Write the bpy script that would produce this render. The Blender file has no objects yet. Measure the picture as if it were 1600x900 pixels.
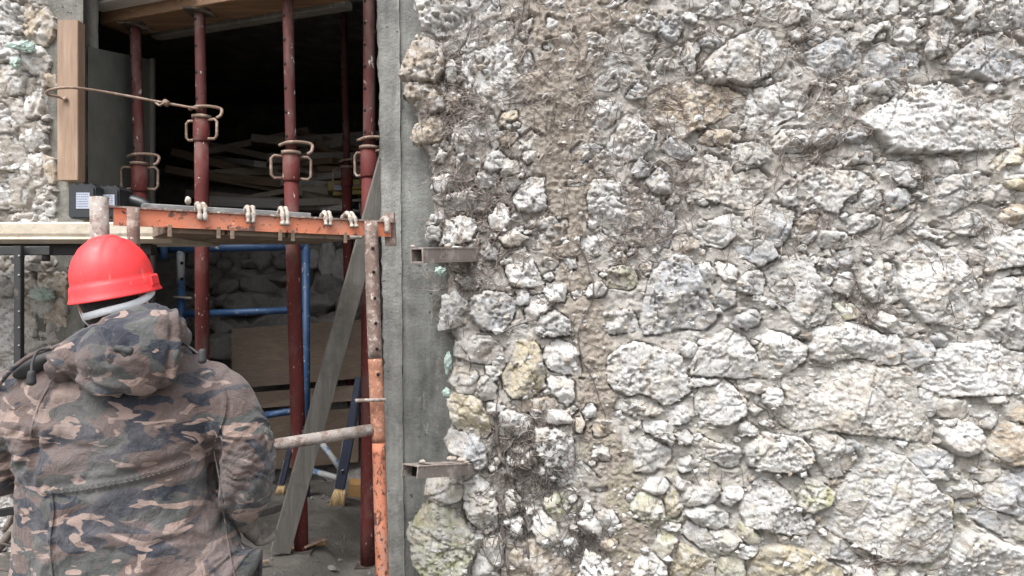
import bpy, bmesh, math, random
import numpy as np
from mathutils import Vector, Matrix

S = bpy.context.scene
COL = S.collection
R = math.radians

# ------------------------------------------------------------------ camera, sky, sun
F = 1155.0                       # focal length in pixels of the 1600 px wide photograph
EYE = 1.6
cam = bpy.data.cameras.new('camera')
cam.sensor_width = 36.0
cam.lens = 36.0 * F / 1600.0
cam.clip_start = 0.05
cam.clip_end = 400
camo = bpy.data.objects.new('camera', cam)
COL.objects.link(camo)
camo.location = (0, 0, EYE)
camo.rotation_euler = (R(90), 0, 0)
S.camera = camo

SUN_EL, SUN_AZ = R(58), R(205)   # high, soft, from behind and a little left of the camera
w = bpy.data.worlds.new('World')
S.world = w
w.use_nodes = True
nt = w.node_tree
bg = nt.nodes['Background']
sky = nt.nodes.new('ShaderNodeTexSky')
sky.sky_type = 'NISHITA'
sky.sun_disc = False
sky.sun_elevation = SUN_EL
sky.sun_rotation = SUN_AZ
sky.air_density = 1.0
sky.dust_density = 4.0
hs = nt.nodes.new('ShaderNodeHueSaturation')
hs.inputs['Saturation'].default_value = 0.22     # an overcast, nearly grey sky
nt.links.new(sky.outputs[0], hs.inputs['Color'])
nt.links.new(hs.outputs[0], bg.inputs['Color'])
bg.inputs['Strength'].default_value = 0.15
sl = bpy.data.lights.new('sun', 'SUN')
sl.energy = 1.5
sl.angle = R(24)
sl.color = (1.0, 1.0, 0.995)
so = bpy.data.objects.new('sun', sl)
COL.objects.link(so)
_d = Vector((math.sin(SUN_AZ) * math.cos(SUN_EL), math.cos(SUN_AZ) * math.cos(SUN_EL), math.sin(SUN_EL)))
so.rotation_euler = _d.to_track_quat('Z', 'Y').to_euler()
S.view_settings.view_transform = 'Standard'
S.view_settings.look = 'None'
S.view_settings.exposure = 1.18
S.view_settings.gamma = 1.0

# ------------------------------------------------------------------ helpers
def P(px, py, D):
    return np.array([(px - 800.0) / F * D, D, EYE - (py - 450.0) / F * D])

def _hash(ix, iy, iz, seed):
    h = (ix.astype(np.int64) * 374761393 + iy.astype(np.int64) * 668265263 + iz.astype(np.int64) * 2147483647 + seed * 974634277) & 0xFFFFFFFF
    h = ((h ^ (h >> 13)) * 1274126177) & 0xFFFFFFFF
    h = ((h ^ (h >> 16)) * 2246822519) & 0xFFFFFFFF
    return ((h ^ (h >> 15)) & 0xFFFFFF).astype(np.float64) / float(0xFFFFFF)

def vnoise(x, y, z, seed=0):
    x, y, z = np.broadcast_arrays(np.asarray(x, float), np.asarray(y, float), np.asarray(z, float))
    xi, yi, zi = np.floor(x), np.floor(y), np.floor(z)
    fx, fy, fz = x - xi, y - yi, z - zi
    fx = fx * fx * fx * (fx * (fx * 6 - 15) + 10); fy = fy * fy * fy * (fy * (fy * 6 - 15) + 10); fz = fz * fz * fz * (fz * (fz * 6 - 15) + 10)
    xi, yi, zi = xi.astype(np.int64), yi.astype(np.int64), zi.astype(np.int64)
    r = 0
    for dx in (0, 1):
        wx = fx if dx else 1 - fx
        for dy in (0, 1):
            wy = fy if dy else 1 - fy
            for dz in (0, 1):
                wz = fz if dz else 1 - fz
                r = r + wx * wy * wz * _hash(xi + dx, yi + dy, zi + dz, seed)
    return r

def noise2(x, y, seed=0):
    x, y = np.broadcast_arrays(np.asarray(x, float), np.asarray(y, float))
    xi, yi = np.floor(x), np.floor(y)
    fx, fy = x - xi, y - yi
    fx = fx * fx * fx * (fx * (fx * 6 - 15) + 10); fy = fy * fy * fy * (fy * (fy * 6 - 15) + 10)
    xi, yi = xi.astype(np.int64), yi.astype(np.int64)
    z = np.zeros_like(xi)
    a, b = _hash(xi, yi, z, seed), _hash(xi + 1, yi, z, seed)
    c, d = _hash(xi, yi + 1, z, seed), _hash(xi + 1, yi + 1, z, seed)
    return (a * (1 - fx) + b * fx) * (1 - fy) + (c * (1 - fx) + d * fx) * fy

def fbm2(x, y, seed=0, octs=4, gain=0.5):
    a, s, t = 1.0, 0.0, 0.0
    for o in range(octs):
        s = s + a * noise2(x * 2 ** o + 17.3 * o, y * 2 ** o - 9.1 * o, seed + o * 31)
        t += a
        a *= gain
    return s / t

def fbm3(p, scale, seed=0, octs=3, gain=0.5):
    a, s, t = 1.0, 0.0, 0.0
    for o in range(octs):
        k = scale * 2 ** o
        s = s + a * vnoise(p[:, 0] * k + 3.7 * o, p[:, 1] * k - 5.1 * o, p[:, 2] * k + 9.3 * o, seed + o * 13)
        t += a
        a *= gain
    return s / t

def sstep(a, b, x):
    t = np.clip((x - a) / (b - a), 0, 1)
    return t * t * (3 - 2 * t)

def seg_dist(x, y, poly, closed=True):
    poly = np.asarray(poly, float)
    n = len(poly)
    best = np.full(x.shape, 1e9)
    inside = np.zeros(x.shape, bool)
    for i in range(n if closed else n - 1):
        a, b = poly[i], poly[(i + 1) % n]
        ex, ey = b - a
        t = np.clip(((x - a[0]) * ex + (y - a[1]) * ey) / (ex * ex + ey * ey + 1e-9), 0, 1)
        best = np.minimum(best, np.hypot(x - a[0] - t * ex, y - a[1] - t * ey))
        if closed:
            cond = ((a[1] > y) != (b[1] > y))
            xs = (b[0] - a[0]) * (y - a[1]) / (b[1] - a[1] + 1e-12) + a[0]
            inside ^= cond & (x < xs)
    return np.where(inside, best, -best) if closed else best

def link(o, parent=None):
    COL.objects.link(o)
    if parent is not None:
        o.parent = parent
    return o

def mk(name, verts, faces, mat=None, parent=None, smooth=True, col=None, fmat=None):
    """One mesh object; faces is an (M,4) or (M,3) array or a list of tuples. Vertices are given in world space."""
    me = bpy.data.meshes.new(name)
    verts = np.asarray(verts, float)
    if isinstance(faces, np.ndarray):
        k = faces.shape[1]
        me.vertices.add(len(verts))
        me.vertices.foreach_set('co', verts.ravel())
        me.loops.add(faces.size)
        me.loops.foreach_set('vertex_index', faces.astype(np.int32).ravel())
        me.polygons.add(len(faces))
        me.polygons.foreach_set('loop_start', np.arange(0, faces.size, k, dtype=np.int32))
        me.polygons.foreach_set('loop_total', np.full(len(faces), k, dtype=np.int32))
        me.update(calc_edges=True)
    else:
        me.from_pydata([tuple(v) for v in verts], [], [tuple(int(i) for i in f) for f in faces])
        me.update()
    me.polygons.foreach_set('use_smooth', np.full(len(me.polygons), bool(smooth)))
    if col is not None:
        ca = me.color_attributes.new('Col', 'FLOAT_COLOR', 'POINT')
        c4 = np.ones((len(verts), 4))
        c4[:, :3] = col
        ca.data.foreach_set('color', c4.ravel())
    ms = mat if isinstance(mat, (list, tuple)) else [mat]
    for m in ms:
        if m is not None:
            me.materials.append(m)
    if fmat is not None:
        me.polygons.foreach_set('material_index', np.asarray(fmat, dtype=np.int32))
    o = bpy.data.objects.new(name, me)
    link(o, parent)
    if parent is not None:
        o.matrix_parent_inverse = Matrix.Translation(parent.location).inverted()
    return o

def thing(name, label, cat, loc=(0, 0, 0), group=None):
    o = bpy.data.objects.new(name, None)
    o.empty_display_size = 0.1
    o.location = tuple(float(v) for v in loc)
    COL.objects.link(o)
    return tag(o, label, cat, group)

def tag(o, label, cat, group=None):
    o['label'] = label
    o['category'] = cat
    if group:
        o['group'] = group
    return o

class MB:
    """Collects shapes into one mesh."""
    def __init__(s):
        s.v, s.f, s.m = [], [], []
    def add(s, v, f, mi=0):
        b = len(s.v)
        s.v.extend(np.asarray(v, float).tolist())
        for q in f:
            s.f.append(tuple(int(i) + b for i in q))
            s.m.append(mi)
        return s
    def build(s, name, mat, parent=None, smooth=True):
        return mk(name, np.array(s.v), s.f, mat, parent, smooth, fmat=s.m)

def frames(pts):
    pts = np.asarray(pts, float)
    t = np.gradient(pts, axis=0)
    t /= np.linalg.norm(t, axis=1)[:, None] + 1e-12
    up = np.array([0, 0, 1.0]) if abs(t[0][2]) < 0.9 else np.array([1.0, 0, 0])
    n = np.cross(up, t[0]); n /= np.linalg.norm(n)
    N = [n]
    for i in range(1, len(pts)):
        n = N[-1] - t[i] * np.dot(N[-1], t[i])
        n /= np.linalg.norm(n) + 1e-12
        N.append(n)
    N = np.array(N)
    return t, N, np.cross(t, N)

def tube(pts, rad, seg=12, caps=True):
    pts = np.asarray(pts, float)
    n = len(pts)
    rad = np.broadcast_to(np.asarray(rad, float), (n,))
    t, N, B = frames(pts)
    a = np.arange(seg) * 2 * math.pi / seg
    ring = np.cos(a)[None, :, None] * N[:, None, :] + np.sin(a)[None, :, None] * B[:, None, :]
    V = (pts[:, None, :] + ring * rad[:, None, None]).reshape(-1, 3)
    f = []
    for i in range(n - 1):
        for j in range(seg):
            k = (j + 1) % seg
            f.append((i * seg + j, i * seg + k, (i + 1) * seg + k, (i + 1) * seg + j))
    if caps:
        f.append(tuple(range(seg - 1, -1, -1)))
        f.append(tuple(range((n - 1) * seg, n * seg)))
    return V, f

def bar(p0, p1, w, h, up=(0, 0, 1), ch=0.002, n=2, warp=0.0, seed=0):
    """A beam of chamfered rectangular section from p0 to p1 (w across, h along up)."""
    p0, p1 = np.asarray(p0, float), np.asarray(p1, float)
    ax = p1 - p0
    ax = ax / np.linalg.norm(ax)
    up = np.asarray(up, float)
    up = up - ax * np.dot(up, ax)
    up /= np.linalg.norm(up)
    sd = np.cross(ax, up)
    W, H = w / 2, h / 2
    prof = [(-W + ch, -H), (W - ch, -H), (W, -H + ch), (W, H - ch), (W - ch, H), (-W + ch, H), (-W, H - ch), (-W, -H + ch)]
    V, f = [], []
    rr = random.Random(seed)
    for i in range(n):
        u = i / (n - 1)
        c = p0 + (p1 - p0) * u
        if warp:
            c = c + sd * warp * math.sin(3.1 * u + seed) + up * warp * math.sin(2.3 * u + 2 * seed)
        for (a, b) in prof:
            V.append(c + sd * a + up * b)
    for i in range(n - 1):
        for j in range(8):
            k = (j + 1) % 8
            f.append((i * 8 + j, i * 8 + k, (i + 1) * 8 + k, (i + 1) * 8 + j))
    f.append(tuple(range(7, -1, -1)))
    f.append(tuple(range((n - 1) * 8, n * 8)))
    return np.array(V), f

def hexa(c):
    """c: 8 corners, bottom ring 0-3 then top ring 4-7."""
    return np.array(c, float), [(3, 2, 1, 0), (4, 5, 6, 7), (0, 1, 5, 4), (1, 2, 6, 5), (2, 3, 7, 6), (3, 0, 4, 7)]

def aabb(x0, x1, y0, y1, z0, z1):
    return hexa([(x0, y0, z0), (x1, y0, z0), (x1, y1, z0), (x0, y1, z0), (x0, y0, z1), (x1, y0, z1), (x1, y1, z1), (x0, y1, z1)])

def grid_faces(ny, nx, keep=None):
    i = np.arange(ny * nx).reshape(ny, nx)
    q = np.stack([i[:-1, :-1], i[1:, :-1], i[1:, 1:], i[:-1, 1:]], -1).reshape(-1, 4)
    if keep is not None:
        k = keep.ravel()
        q = q[k[q].all(1)]
        used = np.unique(q)
        mp = -np.ones(ny * nx, int)
        mp[used] = np.arange(len(used))
        return mp[q], used
    return q, np.arange(ny * nx)

def smooth_line(pts, n):
    """Catmull-Rom through pts."""
    pts = np.asarray(pts, float)
    p = np.vstack([2 * pts[0] - pts[1], pts, 2 * pts[-1] - pts[-2]])
    m = len(pts) - 1
    out = []
    for u in np.linspace(0, m, n):
        i = min(int(u), m - 1)
        t = u - i
        a, b, c, d = p[i], p[i + 1], p[i + 2], p[i + 3]
        out.append(0.5 * (2 * b + (c - a) * t + (2 * a - 5 * b + 4 * c - d) * t * t + (3 * b - a - 3 * c + d) * t ** 3))
    return np.array(out)

# ------------------------------------------------------------------ materials
def nodes_for(name):
    m = bpy.data.materials.new(name)
    m.use_nodes = True
    t = m.node_tree
    return m, t, t.nodes['Principled BSDF']

def N(t, kind, **kw):
    n = t.nodes.new(kind)
    for k, v in kw.items():
        if k.startswith('i_'):
            n.inputs[k[2:].replace('_', ' ')].default_value = v
        else:
            setattr(n, k, v)
    return n

def ramp(t, fac, stops, interp='LINEAR'):
    r = t.nodes.new('ShaderNodeValToRGB')
    r.color_ramp.interpolation = interp
    e = r.color_ramp.elements
    while len(e) < len(stops):
        e.new(0.5)
    for k, (p, c) in enumerate(stops):
        e[k].position = p
        e[k].color = (*c, 1) if len(c) == 3 else c
    t.links.new(fac, r.inputs['Fac'])
    return r.outputs['Color']

def mixc(t, fac, a, b, mode='MIX'):
    m = t.nodes.new('ShaderNodeMix')
    m.data_type = 'RGBA'
    m.blend_type = mode
    for sock, val in ((m.inputs[0], fac), (m.inputs[6], a), (m.inputs[7], b)):
        if hasattr(val, 'is_output'):
            t.links.new(val, sock)
        elif isinstance(val, (int, float)):
            sock.default_value = val
        else:
            sock.default_value = (*val, 1)
    return m.outputs[2]

def pos(t, scale=(1, 1, 1), rot=(0, 0, 0), obj=False):
    if obj:
        g = t.nodes.new('ShaderNodeTexCoord').outputs['Object']
    else:
        g = t.nodes.new('ShaderNodeNewGeometry').outputs['Position']
    mp = t.nodes.new('ShaderNodeMapping')
    mp.inputs['Scale'].default_value = scale
    mp.inputs['Rotation'].default_value = rot
    t.links.new(g, mp.inputs['Vector'])
    return mp.outputs[0]

def noi(t, vec, scale, detail=4, rough=0.55, dist=0.0):
    n = N(t, 'ShaderNodeTexNoise')
    n.inputs['Scale'].default_value = scale
    n.inputs['Detail'].default_value = detail
    n.inputs['Roughness'].default_value = rough
    n.inputs['Distortion'].default_value = dist
    t.links.new(vec, n.inputs['Vector'])
    return n.outputs['Fac']

def bump(t, b, fac, dist=0.003, strength=1.0, prev=None):
    n = N(t, 'ShaderNodeBump')
    n.inputs['Strength'].default_value = strength
    n.inputs['Distance'].default_value = dist
    t.links.new(fac, n.inputs['Height'])
    if prev is not None:
        t.links.new(prev, n.inputs['Normal'])
    t.links.new(n.outputs[0], b.inputs['Normal'])
    return n.outputs[0]

def layered(name, base, layers=(), rough=0.8, metal=0.0, grain=(60, 0.003), stretch=(1, 1, 1), var=0.25, rot=(0, 0, 0), obj=False, spec=None):
    """base colour with a value variation, then layers (colour, scale, lo, hi) that cover it where a noise is high."""
    m, t, b = nodes_for(name)
    v = pos(t, stretch, rot, obj)
    n = noi(t, v, 9, 6, 0.6)
    c = ramp(t, n, [(0.25, tuple(x * (1 - var) for x in base)), (0.75, tuple(min(1, x * (1 + var)) for x in base))])
    for (lc, sc, lo, hi) in layers:
        f = ramp(t, noi(t, v, sc, 6, 0.65), [(lo, (0, 0, 0)), (hi, (1, 1, 1))])
        c = mixc(t, f, c, lc)
    t.links.new(c, b.inputs['Base Color'])
    b.inputs['Roughness'].default_value = rough
    b.inputs['Metallic'].default_value = metal
    if spec is not None:
        b.inputs['Specular IOR Level'].default_value = spec
    if grain:
        bump(t, b, noi(t, v, grain[0], 5, 0.65), grain[1])
    return m

def wood(name, a, bcol, axis='Z', dirt=(0.10, 0.085, 0.07), dirt_amt=(0.60, 0.80), rough=0.75, fine=26):
    m, t, b = nodes_for(name)
    st = {'X': (0.06, 1, 1), 'Y': (1, 0.06, 1), 'Z': (1, 1, 0.06)}[axis]
    v = pos(t, st)
    n = noi(t, v, fine, 6, 0.6, 0.6)
    c = ramp(t, n, [(0.30, a), (0.52, bcol), (0.72, a)])
    n2 = noi(t, v, fine * 5, 3, 0.7)
    c = mixc(t, 0.35, c, ramp(t, n2, [(0.3, (0.35, 0.33, 0.31)), (0.7, (1, 1, 1))]), 'MULTIPLY')
    d = ramp(t, noi(t, pos(t), 7, 6, 0.7), [(dirt_amt[0], (0, 0, 0)), (dirt_amt[1], (1, 1, 1))])
    c = mixc(t, d, c, dirt)
    t.links.new(c, b.inputs['Base Color'])
    b.inputs['Roughness'].default_value = rough
    bump(t, b, n2, 0.0015)
    return m

def stone_mat(name, amp=0.0035):
    m, t, b = nodes_for(name)
    a = N(t, 'ShaderNodeAttribute', attribute_name='Col')
    v = pos(t)
    n1 = noi(t, v, 210, 5, 0.7)
    c = mixc(t, 0.75, a.outputs['Color'], ramp(t, n1, [(0.30, (0.50, 0.48, 0.46)), (0.56, (1.0, 1.0, 1.0)), (0.8, (1.15, 1.15, 1.14))]), 'MULTIPLY')
    sp = ramp(t, noi(t, v, 420, 3, 0.7), [(0.66, (0, 0, 0)), (0.76, (1, 1, 1))])
    c = mixc(t, mixc(t, 1.0, sp, (0.55, 0.55, 0.55), 'MULTIPLY'), c, (0.10, 0.085, 0.075))
    t.links.new(c, b.inputs['Base Color'])
    b.inputs['Roughness'].default_value = 0.95
    b.inputs['Specular IOR Level'].default_value = 0.15
    p = bump(t, b, noi(t, v, 110, 8, 0.72), amp * 1.5)
    bump(t, b, noi(t, v, 260, 4, 0.7), amp * 0.6, prev=p)
    return m

M_STONE = stone_mat('limestone')
M_MORTAR = stone_mat('lime_mortar', 0.006)
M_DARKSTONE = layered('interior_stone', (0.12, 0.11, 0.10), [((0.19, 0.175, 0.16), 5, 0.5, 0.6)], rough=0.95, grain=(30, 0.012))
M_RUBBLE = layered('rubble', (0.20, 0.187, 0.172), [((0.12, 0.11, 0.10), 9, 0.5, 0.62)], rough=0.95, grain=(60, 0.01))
M_CONC = None
def concrete(name, base, pits=True):
    m, t, b = nodes_for(name)
    v = pos(t)
    n = noi(t, pos(t, (1.0, 1, 0.45)), 5, 7, 0.6)
    c = ramp(t, n, [(0.30, tuple(x * 0.62 for x in base)), (0.5, base), (0.72, tuple(x * 1.4 for x in base))])
    bl = ramp(t, noi(t, pos(t, (1, 1, 0.7)), 13, 7, 0.7), [(0.36, (0.66, 0.66, 0.65)), (0.50, (1, 1, 1)), (0.66, (1.3, 1.3, 1.28))])
    c = mixc(t, 0.85, c, bl, 'MULTIPLY')
    st = ramp(t, noi(t, pos(t, (1, 1, 0.06)), 30, 4, 0.6), [(0.35, (0.78, 0.78, 0.78)), (0.65, (1.12, 1.12, 1.11))])
    c = mixc(t, 0.8, c, st, 'MULTIPLY')
    sp = ramp(t, noi(t, v, 190, 3, 0.7), [(0.66, (0, 0, 0)), (0.74, (1, 1, 1))])
    c = mixc(t, mixc(t, 1.0, sp, (0.55, 0.55, 0.55), 'MULTIPLY'), c, (0.46, 0.45, 0.42))
    sm = ramp(t, noi(t, pos(t, (1, 1, 0.5)), 26, 6, 0.7), [(0.60, (0, 0, 0)), (0.70, (1, 1, 1))])
    c = mixc(t, mixc(t, 1.0, sm, (0.5, 0.5, 0.5), 'MULTIPLY'), c, tuple(min(1, x * 2.0) for x in base))
    vo = N(t, 'ShaderNodeTexVoronoi')
    vo.inputs['Scale'].default_value = 34
    vo.inputs['Randomness'].default_value = 1
    wv = N(t, 'ShaderNodeVectorMath', operation='ADD')
    nn = N(t, 'ShaderNodeTexNoise'); nn.inputs['Scale'].default_value = 40
    sc = N(t, 'ShaderNodeVectorMath', operation='SCALE'); sc.inputs['Scale'].default_value = 0.03
    t.links.new(v, nn.inputs['Vector']); t.links.new(nn.outputs['Color'], sc.inputs[0])
    t.links.new(v, wv.inputs[0]); t.links.new(sc.outputs[0], wv.inputs[1]); t.links.new(wv.outputs[0], vo.inputs['Vector'])
    pit = ramp(t, vo.outputs['Distance'], [(0.10, (1, 1, 1)), (0.19, (0, 0, 0))])
    sel = ramp(t, noi(t, v, 11, 3, 0.6), [(0.52, (0, 0, 0)), (0.57, (1, 1, 1))])
    pit = mixc(t, 1.0, pit, sel, 'MULTIPLY')
    c = mixc(t, pit, c, (0.05, 0.047, 0.043))
    t.links.new(c, b.inputs['Base Color'])
    b.inputs['Roughness'].default_value = 0.85
    h = mixc(t, pit, noi(t, v, 90, 6, 0.65), (-1.5, -1.5, -1.5))
    p = bump(t, b, h, 0.004)
    bump(t, b, noi(t, v, 16, 6, 0.65), 0.006, prev=p)
    return m
M_CONC = concrete('cast_concrete', (0.172, 0.174, 0.163))
M_CONC2 = concrete('rough_render', (0.135, 0.13, 0.115))
M_CONC3 = concrete('smooth_concrete_edge', (0.20, 0.20, 0.187))
M_PANEL = layered('grey_green_board', (0.115, 0.12, 0.105), [((0.15, 0.15, 0.135), 4, 0.5, 0.7), ((0.17, 0.16, 0.14), 30, 0.68, 0.74)], rough=0.6, grain=(40, 0.002))
M_TIMBER = wood('new_timber', (0.36, 0.255, 0.185), (0.27, 0.18, 0.125), 'Z', dirt=(0.42, 0.345, 0.275))
M_BEAM = wood('beam_timber', (0.27, 0.165, 0.09), (0.15, 0.085, 0.045), 'X', dirt=(0.10, 0.075, 0.05))
M_GREYWOOD = wood('weathered_board', (0.20, 0.188, 0.170), (0.13, 0.121, 0.108), 'Z', dirt=(0.09, 0.085, 0.07), dirt_amt=(0.5, 0.66))
M_EDGEWOOD = wood('board_edge', (0.42, 0.39, 0.33), (0.30, 0.28, 0.24), 'Z', dirt=(0.2, 0.19, 0.16))
M_LUMBER = [wood('lumber_a', (0.54, 0.49, 0.42), (0.42, 0.37, 0.31), 'X'),
            wood('lumber_b', (0.42, 0.31, 0.22), (0.31, 0.22, 0.16), 'X'),
            wood('lumber_c', (0.62, 0.60, 0.57), (0.50, 0.48, 0.45), 'X')]
M_PLY = wood('plywood', (0.155, 0.115, 0.085), (0.115, 0.083, 0.06), 'X', dirt=(0.12, 0.09, 0.065))
M_RED = layered('red_oxide_paint', (0.098, 0.022, 0.020), [((0.12, 0.07, 0.063), 7, 0.52, 0.66), ((0.13, 0.06, 0.053), 16, 0.52, 0.70), ((0.10, 0.045, 0.035), 22, 0.58, 0.68), ((0.42, 0.37, 0.34), 62, 0.64, 0.67)], rough=0.7, spec=0.2, grain=(80, 0.0012), obj=False, stretch=(1, 1, 0.5))
M_REDWORN = layered('worn_red_tube', (0.080, 0.027, 0.025), [((0.125, 0.082, 0.075), 10, 0.48, 0.64), ((0.10, 0.05, 0.04), 20, 0.58, 0.68), ((0.45, 0.41, 0.38), 48, 0.63, 0.66)], rough=0.7, spec=0.2, metal=0.0, grain=(90, 0.0012), stretch=(1, 1, 0.4))
M_RUSTY = layered('rusty_wire', (0.21, 0.145, 0.11), [((0.33, 0.26, 0.21), 40, 0.5, 0.65), ((0.11, 0.06, 0.04), 55, 0.6, 0.7)], rough=0.7, metal=0.3, grain=(150, 0.001))
M_ORANGE = layered('orange_paint', (0.56, 0.185, 0.098), [((0.46, 0.21, 0.14), 10, 0.48, 0.68), ((0.085, 0.045, 0.035), 60, 0.60, 0.63), ((0.13, 0.07, 0.055), 17, 0.57, 0.61), ((0.68, 0.55, 0.45), 70, 0.68, 0.72)], rough=0.55, grain=(90, 0.0015), var=0.12)
M_FLAKING = layered('flaking_orange_tube', (0.52, 0.19, 0.11), [((0.42, 0.22, 0.16), 12, 0.45, 0.62), ((0.10, 0.05, 0.04), 70, 0.56, 0.60), ((0.13, 0.065, 0.05), 26, 0.54, 0.58), ((0.40, 0.33, 0.28), 80, 0.63, 0.67)], rough=0.75, grain=(90, 0.003), stretch=(1, 1, 0.6), spec=0.2)
M_RUSTPOST = layered('rust_and_mortar_tube', (0.17, 0.115, 0.095), [((0.33, 0.27, 0.235), 30, 0.48, 0.62), ((0.52, 0.46, 0.41), 55, 0.58, 0.66), ((0.09, 0.05, 0.04), 42, 0.62, 0.70)], rough=0.85, grain=(110, 0.003))
M_COPPER = layered('rusted_orange_tube', (0.30, 0.135, 0.085), [((0.50, 0.24, 0.15), 45, 0.5, 0.62), ((0.42, 0.34, 0.28), 60, 0.58, 0.68), ((0.08, 0.045, 0.035), 55, 0.62, 0.69)], rough=0.8, grain=(110, 0.003))
M_WHITEPOST = layered('mortar_caked_tube', (0.30, 0.265, 0.24), [((0.18, 0.125, 0.105), 26, 0.48, 0.60), ((0.46, 0.43, 0.40), 55, 0.56, 0.66), ((0.12, 0.08, 0.06), 60, 0.66, 0.72)], rough=0.9, grain=(110, 0.003))
M_PALE = layered('pale_coated_tray', (0.44, 0.385, 0.30), [((0.52, 0.485, 0.41), 14, 0.5, 0.66), ((0.30, 0.22, 0.15), 30, 0.62, 0.72), ((0.36, 0.33, 0.28), 8, 0.58, 0.70)], rough=0.75, grain=(60, 0.002))
M_TRAY = layered('deck_underside', (0.17, 0.125, 0.09), [((0.26, 0.22, 0.17), 12, 0.52, 0.66), ((0.06, 0.045, 0.035), 22, 0.60, 0.7)], rough=0.8, grain=(60, 0.002))
M_HOOK = layered('lime_splashed_hook', (0.33, 0.29, 0.25), [((0.47, 0.44, 0.40), 60, 0.5, 0.60), ((0.22, 0.14, 0.09), 70, 0.56, 0.64)], rough=0.8, grain=(120, 0.002))
M_STEEL = layered('dull_steel', (0.20, 0.20, 0.20), [((0.36, 0.35, 0.34), 14, 0.5, 0.66), ((0.10, 0.085, 0.07), 24, 0.6, 0.7)], rough=0.55, metal=0.4, grain=(90, 0.001))
M_BLACK = layered('black_steel', (0.022, 0.022, 0.022), [((0.09, 0.08, 0.07), 40, 0.6, 0.7)], rough=0.55, grain=(90, 0.001))
M_BLUE = layered('blue_paint', (0.018, 0.055, 0.135), [((0.055, 0.10, 0.18), 20, 0.52, 0.68), ((0.40, 0.38, 0.36), 40, 0.62, 0.70)], rough=0.5, grain=(90, 0.001))
M_BLUEWORN = layered('worn_blue_paint', (0.30, 0.30, 0.30), [((0.07, 0.14, 0.27), 16, 0.50, 0.58), ((0.22, 0.16, 0.12), 34, 0.62, 0.70)], rough=0.6, grain=(90, 0.0015))
M_PLASTIC = layered('black_plastic', (0.018, 0.020, 0.023), [((0.06, 0.06, 0.06), 30, 0.6, 0.75)], rough=0.42, grain=(200, 0.0006))
M_TEAL = layered('grey_blue_plastic', (0.10, 0.17, 0.20), [((0.2, 0.22, 0.22), 30, 0.6, 0.75)], rough=0.5, grain=(200, 0.0006))
M_YELLOW = layered('yellow_plastic', (0.36, 0.29, 0.085), [((0.30, 0.27, 0.16), 20, 0.55, 0.7)], rough=0.5)
M_NAVY = layered('navy_handle', (0.018, 0.024, 0.045), [((0.07, 0.08, 0.10), 30, 0.58, 0.7)], rough=0.5)
M_BRISTLE = layered('bristle', (0.50, 0.36, 0.19), [((0.30, 0.20, 0.10), 120, 0.5, 0.6)], rough=0.8, stretch=(1, 1, 0.15))
M_BLOCK = wood('yellow_block', (0.42, 0.26, 0.10), (0.34, 0.19, 0.07), 'X')
M_FOAM = layered('mint_foam', (0.36, 0.46, 0.42), [((0.50, 0.55, 0.51), 30, 0.5, 0.66), ((0.25, 0.33, 0.29), 40, 0.6, 0.7)], rough=0.9, grain=(60, 0.01))
M_ROOT = layered('dry_root', (0.19, 0.155, 0.135), [((0.36, 0.325, 0.295), 20, 0.50, 0.60), ((0.085, 0.068, 0.06), 26, 0.54, 0.64)], rough=0.95, grain=(300, 0.001))
M_STEM = layered('dead_stem', (0.11, 0.092, 0.082), [((0.25, 0.225, 0.21), 30, 0.54, 0.66), ((0.09, 0.07, 0.06), 36, 0.58, 0.68)], rough=0.95, grain=(250, 0.002))
M_SACK = layered('dusty_sack', (0.34, 0.33, 0.31), [((0.24, 0.23, 0.22), 10, 0.5, 0.66)], rough=0.9, grain=(40, 0.01))
M_SKIN = layered('skin', (0.36, 0.19, 0.13), [((0.30, 0.14, 0.095), 40, 0.5, 0.7)], rough=0.55, grain=(300, 0.0006), var=0.1)
M_HAIR = layered('dark_hair', (0.012, 0.010, 0.009), [((0.03, 0.025, 0.02), 120, 0.5, 0.7)], rough=0.6, grain=(260, 0.003))
M_GLOVE = layered('dusty_glove', (0.16, 0.142, 0.125), [((0.09, 0.075, 0.062), 30, 0.5, 0.66)], rough=0.9, grain=(160, 0.002))
M_TROUSER = layered('dark_trousers', (0.05, 0.05, 0.048), [((0.10, 0.095, 0.085), 10, 0.55, 0.7)], rough=0.9, grain=(200, 0.001))
M_BOOT = layered('muddy_boot', (0.05, 0.042, 0.035), [((0.20, 0.17, 0.13), 14, 0.5, 0.62)], rough=0.85, grain=(80, 0.003))
M_CORD = layered('dark_cord', (0.03, 0.03, 0.032), rough=0.7, grain=None)
M_THREAD = layered('pale_thread', (0.17, 0.15, 0.13), [((0.09, 0.08, 0.07), 40, 0.48, 0.58)], rough=0.9, grain=None)
M_WHITEBAND = layered('white_plastic', (0.74, 0.77, 0.80), [((0.52, 0.53, 0.53), 25, 0.58, 0.7)], rough=0.5)
M_PAPER = layered('label_paper', (0.33, 0.36, 0.43), rough=0.5, grain=None)
M_INK = layered('label_ink', (0.12, 0.13, 0.17), rough=0.5, grain=None)
M_HOLE = layered('hole_dark', (0.006, 0.005, 0.005), rough=0.95, grain=None)
M_RUSTBRACKET = layered('rusty_bracket', (0.20, 0.17, 0.152), [((0.33, 0.29, 0.26), 22, 0.50, 0.60), ((0.13, 0.055, 0.035), 30, 0.58, 0.66)], rough=0.8, metal=0.1, grain=(90, 0.002))

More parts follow.
